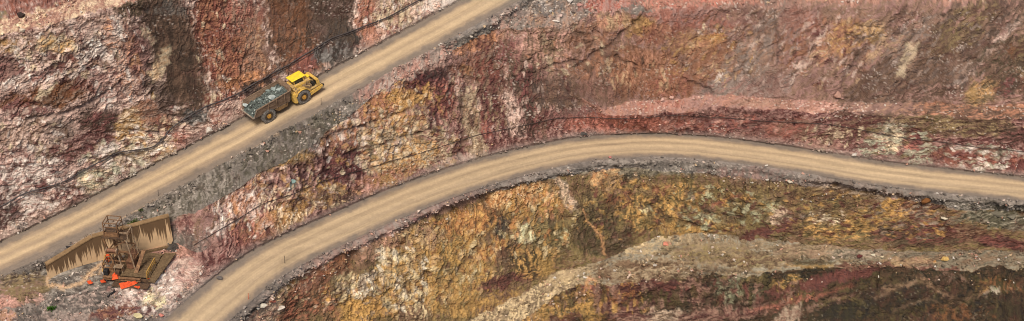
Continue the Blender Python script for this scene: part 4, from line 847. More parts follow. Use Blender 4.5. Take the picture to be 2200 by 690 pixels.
m = MB(); m.tube([(6.7, -.9, 2.15), (7.0, -.8, 2.42), (7.6, -.75, 2.45), (8.1, -.8, 2.25)], .09, 8); m.build('exhaust_pipe', M_ENG, truck)
m = MB(); m.box(7.85, -.95, 1.92, .40, .6, .5); m.build('oil_tank', M_DARK, truck)
m = MB(); m.box(5.15, -.95, 2.02, .62, 1.05, .72, bev=.07); m.build('hydraulic_tank', M_YELDUST, truck)
m = MB(); m.cyl((5.15, -.95, 2.38), (5.15, -.95, 2.46), .16, None, 14); m.build('tank_cap', M_ENG, truck)
m = MB(); m.bar((4.9, -1.5, 2.05), (4.9, -1.5, 2.5), .04).bar((4.9, -1.5, 2.5), (5.5, -1.5, 2.5), .04).bar((5.5, -1.5, 2.5), (5.5, -1.5, 2.25), .04); m.build('grab_rail', M_YEL, truck)
# cab on the left with its canopy
cab = empty('cab'); cab.parent = truck; cab.scale = (1, 1, .96)
m = MB(); m.prism([(5.45, 1.5), (7.35, 1.5), (7.30, 2.25), (5.50, 2.25)], .06, 1.50); m.build('cab_body', M_YEL, cab)
for px_, py_ in ((5.58, .14), (5.58, 1.38), (7.18, .14), (7.18, 1.38)):
    m = MB(); m.bar((px_, py_, 2.22), (px_ + (.05 if px_ < 6 else -.08), py_, 3.12), .13); m.build('post', M_YEL, cab)
m = MB(); m.box(6.38, .13, 2.66, 1.35, .03, .74); m.build('window', M_GLASS, cab)
m = MB(); m.box(6.38, 1.39, 2.66, 1.35, .03, .74); m.build('window', M_GLASS, cab)
m = MB(); m.box(7.16, .76, 2.66, .03, 1.1, .74); m.build('windscreen', M_GLASS, cab)
m = MB(); m.box(5.57, .76, 2.62, .03, 1.1, .70); m.build('rear_window', M_GLASS, cab)
m = MB(); m.box(6.40, .76, 3.20, 2.20, 1.66, .14, bev=.04); m.build('canopy', M_ROOF, cab)
m = MB(); m.box(7.75, .62, 1.95, .80, .95, .62, bev=.05); m.build('nose_box', M_YELDUST, truck)
m = MB(); m.box(8.05, .62, 2.42, .5, .8, .22, bev=.04); m.build('nose_cover', M_ROOF, truck)
m = MB(); m.bar((8.15, 1.45, 1.5), (8.15, 1.62, 2.75), .05).box(8.15, 1.66, 2.6, .06, .24, .34); m.build('mirror', M_DARK, truck)
m = MB(); m.tube([(5.0, -1.62, 1.75), (5.0, -1.62, 2.65), (5.9, -1.62, 2.72), (7.0, -1.6, 2.35), (7.0, -1.6, 1.6)], .035, 6); m.build('grab_rail', M_YELDUST, truck)
m = MB(); m.box(5.05, -.2, 2.55, .5, .9, .25, bev=.04); m.build('tool_box', M_YELDUST, truck)
for yy in (-1.3, -1.0, .72, 1.0):
    m = MB(); m.cyl((8.70, yy, 1.62), (8.80, yy, 1.62), .10, None, 12); m.build('headlight', M_LAMP, truck)

# stand the truck on the road
def road_frame(x_img, off):
    ix = proj(up_c)[0]
    p = np.array([np.interp(x_img, ix, up_c[:, k]) for k in range(3)])
    p2 = np.array([np.interp(x_img + 45, ix, up_c[:, k]) for k in range(3)]); p1 = np.array([np.interp(x_img - 45, ix, up_c[:, k]) for k in range(3)])
    t = Vector(p2 - p1).normalized()
    left = Vector((-t.y, t.x, 0)).normalized()
    upv = t.cross(left) * 1.0
    M = Matrix((( t.x, left.x, upv.x), (t.y, left.y, upv.y), (t.z, left.z, upv.z)))
    return Vector(p) + left * off, M
def place_truck(x_img, off):
    loc, M = road_frame(x_img, off)
    truck.location = loc + M.col[2] * -.01
    truck.rotation_euler = M.to_euler()
    return loc, M
TSC = .93
truck.scale = (TSC,) * 3
T_LOC, T_M = place_truck(579, 1.2)
# ------------------------------------------------------------------ stones
def hull(seed, n=11, flat_=.75):
    r = np.random.default_rng(seed)
    p = r.normal(size=(n, 3)); p /= np.linalg.norm(p, axis=1)[:, None]
    p *= r.uniform(.75, 1.1, (n, 1)); p *= np.array([1, r.uniform(.6, .95), flat_ * r.uniform(.6, 1.0)])
    bm = bmesh.new()
    for q in p: bm.verts.new(q)
    bm.verts.ensure_lookup_table()
    res = bmesh.ops.convex_hull(bm, input=bm.verts)
    bmesh.ops.delete(bm, geom=[v for v in bm.verts if not v.link_faces], context='VERTS')
    bmesh.ops.triangulate(bm, faces=bm.faces)
    bmesh.ops.recalc_face_normals(bm, faces=bm.faces)
    bm.verts.index_update()
    v = np.array([q.co[:] for q in bm.verts], np.float32); f = np.array([[a.index for a in t.verts] for t in bm.faces], np.int32)
    bm.free()
    return v, f
HULLS = [hull(s, 9) for s in range(14)]

def rand_rot(n):
    a = rng.uniform(0, 2 * math.pi, n); t = rng.normal(0, .45, n)
    ca, sa, ct, st = np.cos(a), np.sin(a), np.cos(t), np.sin(t)
    z = np.zeros(n); o = np.ones(n)
    Rz = np.stack([np.stack([ca, -sa, z], 1), np.stack([sa, ca, z], 1), np.stack([z, z, o], 1)], 1)
    Rx = np.stack([np.stack([o, z, z], 1), np.stack([z, ct, -st], 1), np.stack([z, st, ct], 1)], 1)
    return Rz @ Rx
def stones(name, P, S, C, label, mat=None):
    """many loose stones as one mesh: positions, sizes, colours"""
    n = len(P); which = rng.integers(0, len(HULLS), n); Rm = rand_rot(n)
    V, Fc, CC = [], [], []; base = 0
    for h, (hv, hf_) in enumerate(HULLS):
        ids = np.where(which == h)[0]
        if not len(ids): continue
        v = np.einsum('nij,kj->nki', Rm[ids], hv) * S[ids][:, None, None] + P[ids][:, None, :]
        k = len(hv)
        f = hf_[None] + (base + np.arange(len(ids)) * k)[:, None, None]
        V.append(v.reshape(-1, 3)); Fc.append(f.reshape(-1, 3)); CC.append(np.repeat(C[ids], k, 0)); base += len(ids) * k
    me = mesh_np(name, np.concatenate(V), tris=np.concatenate(Fc), cols=np.concatenate(CC))
    o = link_mesh(name, me, mat or M_STONE)
    return tag(o, label, 'rubble', kind='stuff')
VIS = (RX > -60) & (RX < 2260) & (RY > -40) & (RY < 730)
def scatter(name, mask, n, size, label, pale=.25, tint=None, power=2.2):
    w = np.where(mask & VIS)
    # even out by ground area
    area = np.linalg.norm(np.cross(np.gradient(BASE, axis=1)[w], np.gradient(BASE, axis=0)[w]), axis=1) + 1e-6
    clump = np.clip(.15 + hum[w] * 1.6, .02, None) ** 1.3
    pr = area * clump; pr /= pr.sum()
    k = rng.choice(len(w[0]), n, p=pr)
    i, j = w[0][k], w[1][k]
    S = size[0] + (size[1] - size[0]) * rng.random(n) ** power
    P = POS[i, j] + NRM[i, j] * (S * .25)[:, None] + rng.normal(0, .06, (n, 3))
    C = COLR[i, j] * rng.uniform(.7, 1.35, (n, 1))
    pl = rng.random(n) < pale * .55
    palec = np.array([srgb(214, 190, 170), srgb(196, 166, 128), srgb(205, 196, 182), srgb(190, 140, 118)])[rng.integers(0, 4, n)]
    C[pl] = C[pl] * .3 + palec[pl] * .7
    if tint is not None: C = C * .6 + srgb(*tint) * .4
    return stones(name, P, S, np.clip(C, .015, .8), label)
XG = np.repeat(XS[None], NV, 0); SG = np.repeat(SR[:, None], NX, 1)
scatter('rubble', (SG == 2) & (dT < 1.7), 1300, (.05, .30), 'grey and pale rubble along the foot of the wall above the upper road', .22)
scatter('rubble', (SG == 4) & (dU < 2.2) & (XS < 1150), 1700, (.05, .38), 'dark broken dirt and stones along the outer edge of the upper road', .12)
scatter('rubble', (SG == 4) & (dU > 1.8) & (XS > 720) & (XS < 1160), 900, (.05, .24), 'pink and grey stones on the shoulder beside the bend of the upper road', .3)
scatter('rubble', (SG == 4) & (RY > -30) & (XS >= 1140), 1500, (.05, .34), 'white and red stones strewn over the high bench at top right', .3)
scatter('rubble', (SG == 7) & (dT2 < 2.4) & (XS > 380), 1700, (.05, .30), 'pinkish rubble along the foot of the wall above the lower road', .25)
scatter('rubble', (SG == 9), 2600, (.05, .36), 'dark grey stones along the outer edge of the lower road', .2)
scatter('rubble', (SG == 6) & (XS > 1260), 1100, (.05, .26), 'loose pink stones lying on the red bench', .28)
scatter('rubble', (SG == 7) & (XS > 1260) & (np.linalg.norm(BASE - c7[None], axis=2) < 1.6), 900, (.05, .26), 'dark clods spilling over the edge of the red bench', .08)
scatter('rubble', (SG == 11), 3400, (.05, .42), 'brown and ochre stones lying on the lower bench', .22)
scatter('rubble', (SG == 12) & (np.linalg.norm(BASE - c12[None], axis=2) < 2.0), 900, (.05, .30), 'stones spilling over the edge of the lower bench', .15)
scatter('rubble', (SG == 10) & (np.linalg.norm(BASE - c10[None], axis=2) < 2.2), 1800, (.05, .30), 'broken stones at the brink of the face below the lower road', .25)
scatter('rubble', (SG == 1), 700, (.05, .26), 'small stones on the high bench at top left', .25)
scatter('rubble', ((SG == 6) | (SG == 7)) & (XS < 400), 1700, (.05, .26), 'white and mauve broken rock around the rusty rig', .35)
scatter('rubble', (SG == 4) & (XS < 330) & (dU >= 1.8), 700, (.05, .26), 'dark grey spoil behind the stained retaining wall', .12)

BCOL = {}
def boulder(px, py, sx, sy, sz, rgb, label, seed, rz=0.0, sink=.25, name='boulder', cat='boulder', group=None):
    p, n, c = surf(px, py)
    v, f = hull(1000 + seed, 16, 1.0)
    v = v / np.abs(v).max(0) * np.array([sx, sy, sz]) * .42
    c_, s_ = math.cos(rz), math.sin(rz)
    v = v @ np.array([[c_, s_, 0], [-s_, c_, 0], [0, 0, 1]])
    cc = np.repeat(srgb(*rgb)[None], len(v), 0) * .72 * np.random.default_rng(seed).uniform(.8, 1.15, (len(v), 1))
    me = mesh_np(name, v, tris=f, cols=cc)
    o = link_mesh(name, me, M_STONE)
    o.location = p + Vector((0, 0, sz * (.5 - sink))) + n * (.06 * sx)
    return tag(o, label, cat, group)
for k, (px, py, sx, sy, sz, rgb, lab) in enumerate([
    (1431, 528, 1.1, .9, .7, (214, 138, 112), 'salmon pink boulder alone on the pale end of the lower bench'),
    (2030, 558, 1.6, 1.0, .9, (206, 168, 100), 'large yellow ochre block on the right end of the lower bench'),
    (2008, 562, .6, .5, .5, (204, 150, 92), 'small pointed ochre stone left of the large yellow block'),
    (1990, 434, 2.6, 1.2, 1.4, (130, 84, 44), 'big rust brown block jutting out just below the lower road'),
    (449, 283, 1.2, .8, 1.3, (216, 206, 192), 'white rock standing at the wall foot left of the truck'),
    (1424, 217, .8, .6, .6, (216, 176, 160), 'left one of two pale boulders on the red bench'),
    (1442, 211, 1.0, .8, .7, (214, 172, 154), 'right and larger one of two pale boulders on the red bench'),
    (1797, 212, 1.4, 1.0, 1.9, (196, 152, 132), 'tall pink rock leaning on the wall behind the red bench'),
    (1846, 551, 1.2, .8, .6, (104, 56, 50), 'dark maroon slab on the grey part of the lower bench'),
    (1876, 549, .9, .6, .4, (220, 208, 178), 'cream slab beside the maroon slab on the lower bench'),
    (1894, 553, .8, .5, .4, (214, 196, 160), 'cream stone farthest right of the maroon slab'),
    (1193, 47, 1.5, .5, .5, (228, 216, 202), 'long white slab below the grey patch at the top'),
    (1181, 28, .7, .6, .5, (226, 220, 210), 'white block in the dark grey patch at the top'),
    (1203, 35, .9, .6, .5, (206, 178, 164), 'pinkish block right of the white block at the top'),
    (1224, 5, 1.1, .8, .6, (214, 202, 190), 'pale rock at the upper frame edge on the grey rubble'),
    (1243, 13, .9, .7, .6, (200, 150, 136), 'pink rock near the upper frame edge right of the grey rubble'),
    (2027, 470, 1.4, .6, .4, (220, 204, 176), 'cream slab sticking out of the dark face at lower right'),
    (1310, 340, .6, .5, .5, (206, 132, 122), 'small pink stone on the dark shoulder below the road bend'),
    (558, 657, 1.6, .8, .6, (226, 216, 194), 'white slab among the rubble right of the lower road'),
    (596, 662, 1.2, .8, .5, (222, 208, 190), 'white stone right of the white slab at the bottom'),
    (578, 646, 1.1, .7, .5, (168, 96, 78), 'reddish stone above the white slab at the bottom'),
    (151, 535, 1.7, .9, .8, (52, 48, 46), 'black boulder behind the retaining wall by the upper road'),
    (666, 144, .8, .6, .6, (214, 162, 150), 'pale pink rock at the wall foot above the truck cab'),
    (1252, 288, 1.3, .8, .6, (84, 80, 76), 'dark grey rock at the inner edge of the lower road bend'),
    (1834, 333, 1.0, .7, .6, (228, 218, 204), 'white rock at the wall foot above the right part of the lower road'),
    (919, 463, 1.2, .9, .8, (96, 74, 78), 'dark purple rock on the pink shoulder of the lower road'),
    (884, 470, .9, .7, .6, (150, 110, 108), 'mauve rock left of the dark purple rock'),
    (470, 600, 1.0, .8, .6, (112, 104, 98), 'grey rock in the rubble left of the lower road'),
    (346, 681, .9, .7, .5, (206, 132, 116), 'pink stone near the bottom edge left of the lower road'),
    (297, 684, 1.4, .9, .6, (222, 206, 156), 'yellowish white slab at the bottom edge below the rig'),
    (48, 66, .9, .7, .5, (226, 206, 180), 'pale stone on the outer edge of the high bench'),
    (45, 38, 1.2, .6, .9, (70, 56, 50), 'dark upright rock on the high bench at top left'),
    (627, 392, 1.0, .6, .8, (140, 166, 158), 'blue green stained rock in the middle face'),
    (1646, 357, .8, .5, .4, (222, 210, 194), 'white stone on the shoulder under the middle of the lower road'),
    (1697, 392, 1.1, .8, .5, (204, 190, 168), 'pale flat stone on the brink below the lower road'),
    (2172, 468, 2.0, 1.2, .8, (132, 124, 106), 'grey clod in the grey slip at the right edge'),
    (2140, 462, 2.2, 1.2, .9, (126, 118, 100), 'larger grey clod in the grey slip left of the edge'),
    ]):
    boulder(px, py, sx, sy, sz, rgb, lab, k, rz=random.uniform(-.5, .5))

# ------------------------------------------------------------------ ore in the truck's tray
TM = Matrix.Translation(T_LOC) @ T_M.to_4x4() @ Matrix.Scale(TSC, 4)
n1, n2 = 40, 24
ux = np.linspace(X0 - .12, X1 - .05, n1); uy = np.linspace(-1, 1, n2)
gx, gy = np.meshgrid(ux, uy, indexing='ij')
prof = interp(gx, [(X0 - .12, 1.90), (X0 + .5, 2.15), (X0 + 1.5, 2.40), (1.2, 2.62), (3.0, 2.85), (X1, 2.80)])
gz = prof + .36 * (1 - gy ** 2) * sstep(X0, 0, gx) - .12 + .30 * fbm(gx / .6, gy / .4, 3, 900)
wy_ = interp(gx, [(X0 - .12, BW + .16), (0, TW - .16), (X1, TW - .12)])
gp = np.stack([gx, gy * wy_, gz], 2).reshape(-1, 3)
bot = gp.copy(); bot[:, 2] = interp(bot[:, 0], [(X0 - .3, 1.875), (X1, 1.475)]); bot[:, 1] *= .80
ia = np.arange(n1 * n2).reshape(n1, n2)
q = np.stack([ia[:-1, :-1], ia[1:, :-1], ia[1:, 1:], ia[:-1, 1:]], -1).reshape(-1, 4)
off = n1 * n2
rim = np.concatenate([ia[:, 0], ia[-1, 1:], ia[::-1, -1][1:], ia[0, ::-1][1:-1]])
rq = np.stack([rim, np.roll(rim, -1), np.roll(rim, -1) + off, rim + off], 1)
allp = np.concatenate([gp, bot]); allf = np.concatenate([q, q[:, ::-1] + off, rq])
mcol = np.repeat(srgb(84, 92, 86)[None], len(allp), 0) * rng.uniform(.7, 1.2, (len(allp), 1))
pile_v, pile_f, pile_c = allp, np.concatenate([allf[:, [0, 1, 2]], allf[:, [0, 2, 3]]]), mcol
ns = 520
ii = rng.integers(2, n1 - 1, ns); jj = rng.integers(1, n2 - 1, ns)
SP = gp.reshape(n1, n2, 3)[ii, jj] + rng.normal(0, .04, (ns, 3)); SS = .06 + .22 * rng.random(ns) ** 2.0
cold = np.array([srgb(82, 86, 81), srgb(108, 114, 108), srgb(54, 57, 54), srgb(148, 154, 147)])[rng.choice(4, ns, p=[.36, .24, .28, .12])] * rng.uniform(.8, 1.2, (ns, 1))
V, Fc, CC = [pile_v], [pile_f], [pile_c]; base = len(pile_v); Rm = rand_rot(ns)
for k in range(ns):
    hv, hf_ = HULLS[k % len(HULLS)]
    V.append(hv @ Rm[k].T * SS[k] + SP[k]); Fc.append(hf_ + base); CC.append(np.repeat(cold[k][None], len(hv), 0)); base += len(hv)
me = mesh_np('ore_load', np.concatenate(V), tris=np.concatenate(Fc), cols=np.concatenate(CC))
o = link_mesh('ore_load', me, M_STONE); o.matrix_world = TM
tag(o, 'heap of broken grey green ore filling the truck tray', 'ore', kind='stuff')
for k, (x, y, z, sx, sy, sz, rgb, lab) in enumerate([
    (1.35, -.75, 2.98, 1.25, 1.0, .55, (160, 168, 162), 'large pale slab of ore near the right side of the tray'),
    (3.15, -.35, 3.25, .95, .9, .6, (146, 156, 150), 'pale round ore block at the front of the tray'),
    (2.55, .35, 3.25, 1.0, .8, .5, (136, 146, 140), 'pale ore block in the front middle of the load'),
    (2.0, .95, 3.0, .8, .7, .45, (120, 130, 124), 'grey ore block near the left side of the load'),
    (-1.75, 1.25, 2.42, .95, .8, .7, (168, 176, 170), 'pale ore block at the left rear corner of the tray'),
    (.2, .3, 2.85, .7, .6, .4, (112, 120, 115), 'grey ore block in the rear middle of the load')]):
    v, f = hull(2000 + k, 15, 1.0)
    v = v / np.abs(v).max(0) * np.array([sx, sy, sz]) / 2
    me = mesh_np('ore_block', v, tris=f, cols=np.repeat(srgb(*rgb)[None], len(v), 0) * np.random.default_rng(k).uniform(.85, 1.1, (len(v), 1)))
    o = link_mesh('ore_block', me, M_STONE); o.matrix_world = TM @ Matrix.Translation((x, y, z)) @ Matrix.Rotation(.6 * k, 4, 'Z')
    tag(o, lab, 'ore block')

# ------------------------------------------------------------------ retaining wall with run-down stains
def stain_mat():
    m, nt, b = new_mat('stained_concrete'); N, L = nt.nodes, nt.links
    al = N.new('ShaderNodeAttribute'); al.attribute_name = 'along'
    dn = N.new('ShaderNodeAttribute'); dn.attribute_name = 'down'
    def noise1(scale, detail, woff):
        c = N.new('ShaderNodeCombineXYZ'); L.new(al.outputs['Fac'], c.inputs[0]); c.inputs[1].default_value = woff
        t = N.new('ShaderNodeTexNoise'); t.inputs['Scale'].default_value = scale; t.inputs['Detail'].default_value = detail; t.inputs['Roughness'].default_value = .7
        L.new(c.outputs[0], t.inputs['Vector']); return t.outputs[0]
    a = noise1(.75, 1, 3.1); c2 = noise1(4.2, 3, 8.7)
    ad = N.new('ShaderNodeMath'); ad.operation = 'MULTIPLY_ADD'; L.new(a, ad.inputs[0]); ad.inputs[1].default_value = .8; ad.inputs[2].default_value = -1.38
    ad2 = N.new('ShaderNodeMath'); ad2.operation = 'MULTIPLY_ADD'; L.new(c2, ad2.inputs[0]); ad2.inputs[1].default_value = 3.0; L.new(ad.outputs[0], ad2.inputs[2])
    df = N.new('ShaderNodeMath'); df.operation = 'SUBTRACT'; L.new(dn.outputs['Fac'], df.inputs[0]); L.new(ad2.outputs[0], df.inputs[1])
    mr = N.new('ShaderNodeMapRange'); mr.inputs[1].default_value = -.04; mr.inputs[2].default_value = .05; L.new(df.outputs[0], mr.inputs[0])
    tc = N.new('ShaderNodeTexCoord'); g = N.new('ShaderNodeTexNoise'); g.inputs['Scale'].default_value = 2.0; g.inputs['Detail'].default_value = 6; L.new(tc.outputs['Object'], g.inputs['Vector'])
    mx = N.new('ShaderNodeMix'); mx.data_type = 'RGBA'; L.new(mr.outputs[0], mx.inputs[0])
    mx.inputs[6].default_value = (*srgb(98, 74, 48), 1); mx.inputs[7].default_value = (*srgb(198, 166, 126), 1)
    vr = N.new('ShaderNodeMapRange'); vr.inputs[3].default_value = .78; vr.inputs[4].default_value = 1.2; L.new(g.outputs[0], vr.inputs[0])
    m2 = N.new('ShaderNodeMix'); m2.data_type = 'RGBA'; m2.blend_type = 'MULTIPLY'; m2.inputs[0].default_value = 1
    L.new(mx.outputs[2], m2.inputs[6]); L.new(vr.outputs[0], m2.inputs[7]); L.new(m2.outputs[2], b.inputs['Base Color'])
    b.inputs['Roughness'].default_value = .85
    return m
M_STAIN = stain_mat()
M_COPE = flat_mat('dusty_coping', (150, 122, 88), .85, 0, (116, 92, 64), 1.5, .5, .2)
def z_at(p, ytop):
    """height above plan point p that shows at pixel row ytop"""
    lo, hi = -10.0, 30.0
    for _ in range(50):
        md = (lo + hi) / 2
        if proj(np.array([p[0], p[1], md]))[1] > ytop: lo = md
        else: hi = md
    return lo
WB = [unp(107, 601, -2.0), unp(209, 562, -2.0), unp(373, 525, -2.0)]
WT = [z_at(WB[0], 572), z_at(WB[1], 512), z_at(WB[2], 467)]
rw = empty('retaining_wall', WB[1])
tag(rw, 'angled retaining wall with dark run-down stains behind the rusty rig', 'wall')
def wall_seg(a, b, za, zb, s0, chamfer=False):
    a, b = Vector(a) - Vector(WB[1]), Vector(b) - Vector(WB[1])
    d = (b - a); L = d.length; d.normalize(); nrm = Vector((d.y, -d.x, 0))
    if nrm.y > 0: nrm = -nrm
    nseg = 24; th = .55
    V, al, dw = [], [], []
    for i in range(nseg + 1):
        t = i / nseg; p = a + d * (L * t); zt = za + (zb - za) * t + 2.0
        zbm = -.6
        if chamfer and t > .93: zbm = -.6 + (t - .93) / .07 * 1.2
        for q, z in ((p, zbm), (p, zt), (p - nrm * th, zt), (p - nrm * th, zbm)):
            V.append((q.x, q.y, z)); al.append(s0 + L * t); dw.append((zt - z) / max(zt, .5))
    Fq = []
    for i in range(nseg):
        o_ = i * 4; k = o_ + 4
        for e in range(4): Fq.append((o_ + e, o_ + (e + 1) % 4, k + (e + 1) % 4, k + e))
    Fq += [(0, 3, 2, 1), (nseg * 4, nseg * 4 + 1, nseg * 4 + 2, nseg * 4 + 3)]
    me = mesh_np('wall_panel', np.array(V), faces4=np.array(Fq))
    for nm, dat in (('along', al), ('down', dw)):
        at = me.attributes.new(nm, 'FLOAT', 'POINT'); at.data.foreach_set('value', np.array(dat, np.float32))
    link_mesh('wall_panel', me, M_STAIN, rw)
    m = MB()
    pa = Vector((a.x, a.y, za + 2.06)); pb = Vector((b.x, b.y, zb + 2.06)); off_ = nrm * .06; bk = nrm * (th + .04)
    up_ = Vector((0, 0, .14))
    m.hexa([pa + off_, pb + off_, pb - bk, pa - bk], [pa + off_ + up_, pb + off_ + up_, pb - bk + up_, pa - bk + up_])
    m.build('coping', M_COPE, rw)
    return L
L1 = wall_seg(WB[0], WB[1], WT[0], WT[1], 0)
wall_seg(WB[1], WB[2], WT[1], WT[2], L1 + 3.3, True)

# ------------------------------------------------------------------ rusty rig on its deck
M_RUST = flat_mat('rusty_steel', (148, 112, 78), .8, .1, (88, 62, 44), 3.0, .55, .3)
M_RUSTD = flat_mat('dark_rusty_steel', (104, 80, 58), .8, .1, (60, 46, 36), 3.0, .55, .3)
M_STEEL = flat_mat('pale_worn_steel', (176, 158, 132), .6, .3, (120, 88, 60), 4.0, .5, .4)
M_REDBOX = flat_mat('red_brown_paint', (136, 96, 70), .7, 0, (92, 64, 48), 3.0, .5, .3)
M_PLANK = flat_mat('weathered_plank', (124, 102, 74), .85, 0, (78, 62, 44), 4.0, .55, .2)
M_YRAIL = flat_mat('faded_yellow_rail', (196, 154, 72), .7, 0, (132, 98, 56), 4.0, .5, .3)
M_BLACK = flat_mat('black_rubber', (42, 40, 40), .6, 0, (28, 27, 27), 3.0, .5, .3)
M_ORANGE = flat_mat('orange_mesh', (228, 90, 38), .8, 0, (190, 74, 38), 5.0, .4, .3)
org = unp(263, 604, -1.95)
rig = empty('winch_headframe', org); rig.rotation_euler = (0, 0, math.radians(-7))
tag(rig, 'rusty steel winch headframe on a plank deck in front of the stained wall', 'headframe')
m = MB()
for yy in (0, 2.4, 5.0): m.box(.55, yy, .30, 5.6, .22, .36)
for xx in (-2.1, .5, 3.2): m.box(xx, 2.5, .14, .22, 5.3, .24)
m.build('skid_frame', M_RUSTD, rig)
deck = empty('deck'); deck.parent = rig
for k in range(13):
    m = MB(); m.box(1.05 + (k % 1), .45 + .36 * k, .54 + .01 * ((k * 7) % 3), 4.4 - .06 * ((k * 5) % 4), .31, .09); m.build('plank', M_PLANK, deck)
m = MB(); m.box(-1.65, 1.4, .53, .95, 2.6, .08); m.build('left_plate', M_RUST, deck)
m = MB(); m.box(.1, -.16, .52, 4.5, .16, .34).box(.1, -.24, .67, 4.5, .34, .05).box(.1, -.24, .37, 4.5, .34, .05); m.build('front_beam', M_RUST, rig)
m = MB(); m.box(1.3, -.75, .10, 4.3, .9, .12); m.build('front_plate', M_RUSTD, rig)
m = MB(); m.hexa([(3.2, -.2, .30), (4.0, -.2, .25), (4.6, 5.6, .25), (3.2, 5.4, .3)], [(3.2, -.2, .44), (4.0, -.2, .38), (4.6, 5.6, .38), (3.2, 5.4, .44)]); m.build('side_ramp', M_PLANK, rig)
# tower
tw = empty('tower'); tw.parent = rig
zt = 5.1
legs = [((-1.0, 1.2, .58), (-1.95, 1.2, zt)), ((1.25, 1.3, .58), (.75, 1.2, zt)), ((-.9, 2.9, .58), (-1.8, 2.8, zt)), ((1.3, 3.0, .58), (.85, 2.8, zt))]
for k, (a, b) in enumerate(legs):
    m = MB(); m.bar(a, b, .15); m.build('leg', M_STEEL if k in (1, 3) else M_RUST, tw)
def lerp(a, b, t): return tuple(a[i] + (b[i] - a[i]) * t for i in range(3))
for h, (i, j) in [(h, p) for h in (.30, .62) for p in ((0, 1), (1, 3), (3, 2), (2, 0))]:
    m = MB(); m.bar(lerp(*legs[i], h), lerp(*legs[j], h), .12); m.build('cross_beam', M_RUST, tw)
for (i, h0), (j, h1) in (((0, .62), (1, .97)), ((2, .62), (3, .97)), ((0, .3), (2, .62)), ((1, .3), (3, .62))):
    m = MB(); m.bar(lerp(*legs[i], h0), lerp(*legs[j], h1), .08); m.build('brace', M_RUST, tw)
m = MB(); m.bar((-.2, 1.15, .6), (-.55, 1.15, zt - 1.6), .14); m.build('centre_post', M_STEEL, tw)
top = empty('top_platform'); top.parent = rig
m = MB(); m.box(-.65, 2.0, zt + .06, 2.9, 1.8, .12); m.build('floor_plate', M_RUSTD, top)
m = MB(); m.box(-1.05, 1.35, zt + .45, 1.7, .08, .6).box(-1.88, 2.0, zt + .4, .08, 1.2, .5).box(-.2, 2.0, zt + .42, .08, 1.2, .55); m.build('side_panel', M_RUST, top)
m = MB(); m.cyl((-1.7, 1.9, zt + .65), (-.4, 1.9, zt + .65), .34, None, 14); m.build('sheave', M_RUSTD, top)
for k, (xx, yy) in enumerate(((-1.75, 1.3), (-.1, 1.3), (-1.75, 2.8), (-.1, 2.8))):
    m = MB(); m.bar((xx, yy, zt + .1), (xx, yy, zt + 2.05), .08); m.build('rail_post', M_RUST, top)
for zz in (1.5, 2.05):
    m = MB(); m.bar((-1.75, 1.3, zt + zz), (-.1, 1.3, zt + zz), .08).bar((-1.75, 2.8, zt + zz), (-.1, 2.8, zt + zz), .08).bar((-1.75, 1.3, zt + zz), (-1.75, 2.8, zt + zz), .08).bar((-.1, 1.3, zt + zz), (-.1, 2.8, zt + zz), .08); m.build('guard_rail', M_RUST, top)
m = MB(); m.bar((.1, 1.25, zt + .9), (1.05, 1.25, zt + .9), .12).bar((1.05, 1.25, zt + .9), (.95, 1.25, zt), .12).bar((.1, 2.7, zt + .9), (1.05, 2.7, zt + .9), .12).bar((1.05, 2.7, zt + .9), (.95, 2.7, zt), .12).bar((1.05, 1.25, zt + .9), (1.05, 2.7, zt + .9), .12); m.build('side_bracket', M_STEEL, top)
# winch drum and machinery
m = MB(); m.cyl((-1.6, .95, 3.6), (-.45, .95, 3.6), .24, None, 18); dr = m.build('winch_drum', M_REDBOX, rig)
for xx in (-1.63, -.42):
    m = MB(); m.cyl((xx - .05, .95, 3.6), (xx + .05, .95, 3.6), .36, None, 18); m.build('drum_flange', M_STEEL, dr)
m = MB(); m.box(-1.0, .95, 3.22, 1.6, .3, .12); m.build('drum_bracket', M_RUST, dr)
m = MB(); m.tube([(-1.1, .95, 3.4), (-1.05, 1.0, 2.4), (-1.0, 1.0, 1.2)], .035, 5); m.build('cable', M_BLACK, rig)
m = MB(); m.box(.45, 3.2, 1.55, 1.05, .9, .9, bev=.05); m.build('motor_box', M_REDBOX, rig)
m = MB(); m.box(.55, 2.0, 1.15, 1.0, .8, 1.1, bev=.05); m.build('gear_box', M_REDBOX, rig)
m = MB(); m.box(-.6, 1.0, 1.35, 1.05, .7, .12).box(-1.05, 1.0, .95, .1, .6, .75).box(-.15, 1.0, .95, .1, .6, .75); m.build('bench_frame', M_STEEL, rig)
m = MB(); m.box(-.55, .4, .85, .5, .5, .62, bev=.04); m.build('control_box', M_RUSTD, rig)
m = MB(); m.box(-1.9, .3, .95, .55, .55, .7, bev=.04); m.build('battery_box', M_BLACK, rig)
m = MB(); m.hexa([(1.15, .9, .62), (1.6, .9, .62), (1.6, 1.1, .62), (1.15, 1.1, .62)], [(1.75, 2.6, 2.6), (2.2, 2.6, 2.6), (2.2, 2.8, 2.6), (1.75, 2.8, 2.6)]); m.build('inclined_chute', M_RUST, rig)
for xx in (-2.55, -1.35):
    for yy in (1.0, 2.4):
        m = MB(); m.bar((xx, yy, .5), (xx, yy, 1.55), .10); m.build('basket_post', M_RUST, rig)
m = MB()
for zz in (1.05, 1.52): m.bar((-2.55, 1.0, zz), (-1.35, 1.0, zz), .10).bar((-2.55, 2.4, zz), (-1.35, 2.4, zz), .10).bar((-2.55, 1.0, zz), (-2.55, 2.4, zz), .10).bar((-1.35, 1.0, zz), (-1.35, 2.4, zz), .10)
m.build('basket_rail', M_RUST, rig)
m = MB(); m.bar((-2.62, .8, .5), (-2.7, 2.2, 1.65), .12).bar((-2.7, 2.2, 1.65), (-2.7, 2.6, 1.65), .10); m.build('hand_rail', M_YRAIL, rig)
m = MB()
for yy in (.1, 1.5, 2.9): m.bar((3.0, yy, .5), (3.05, yy, 1.45), .09)
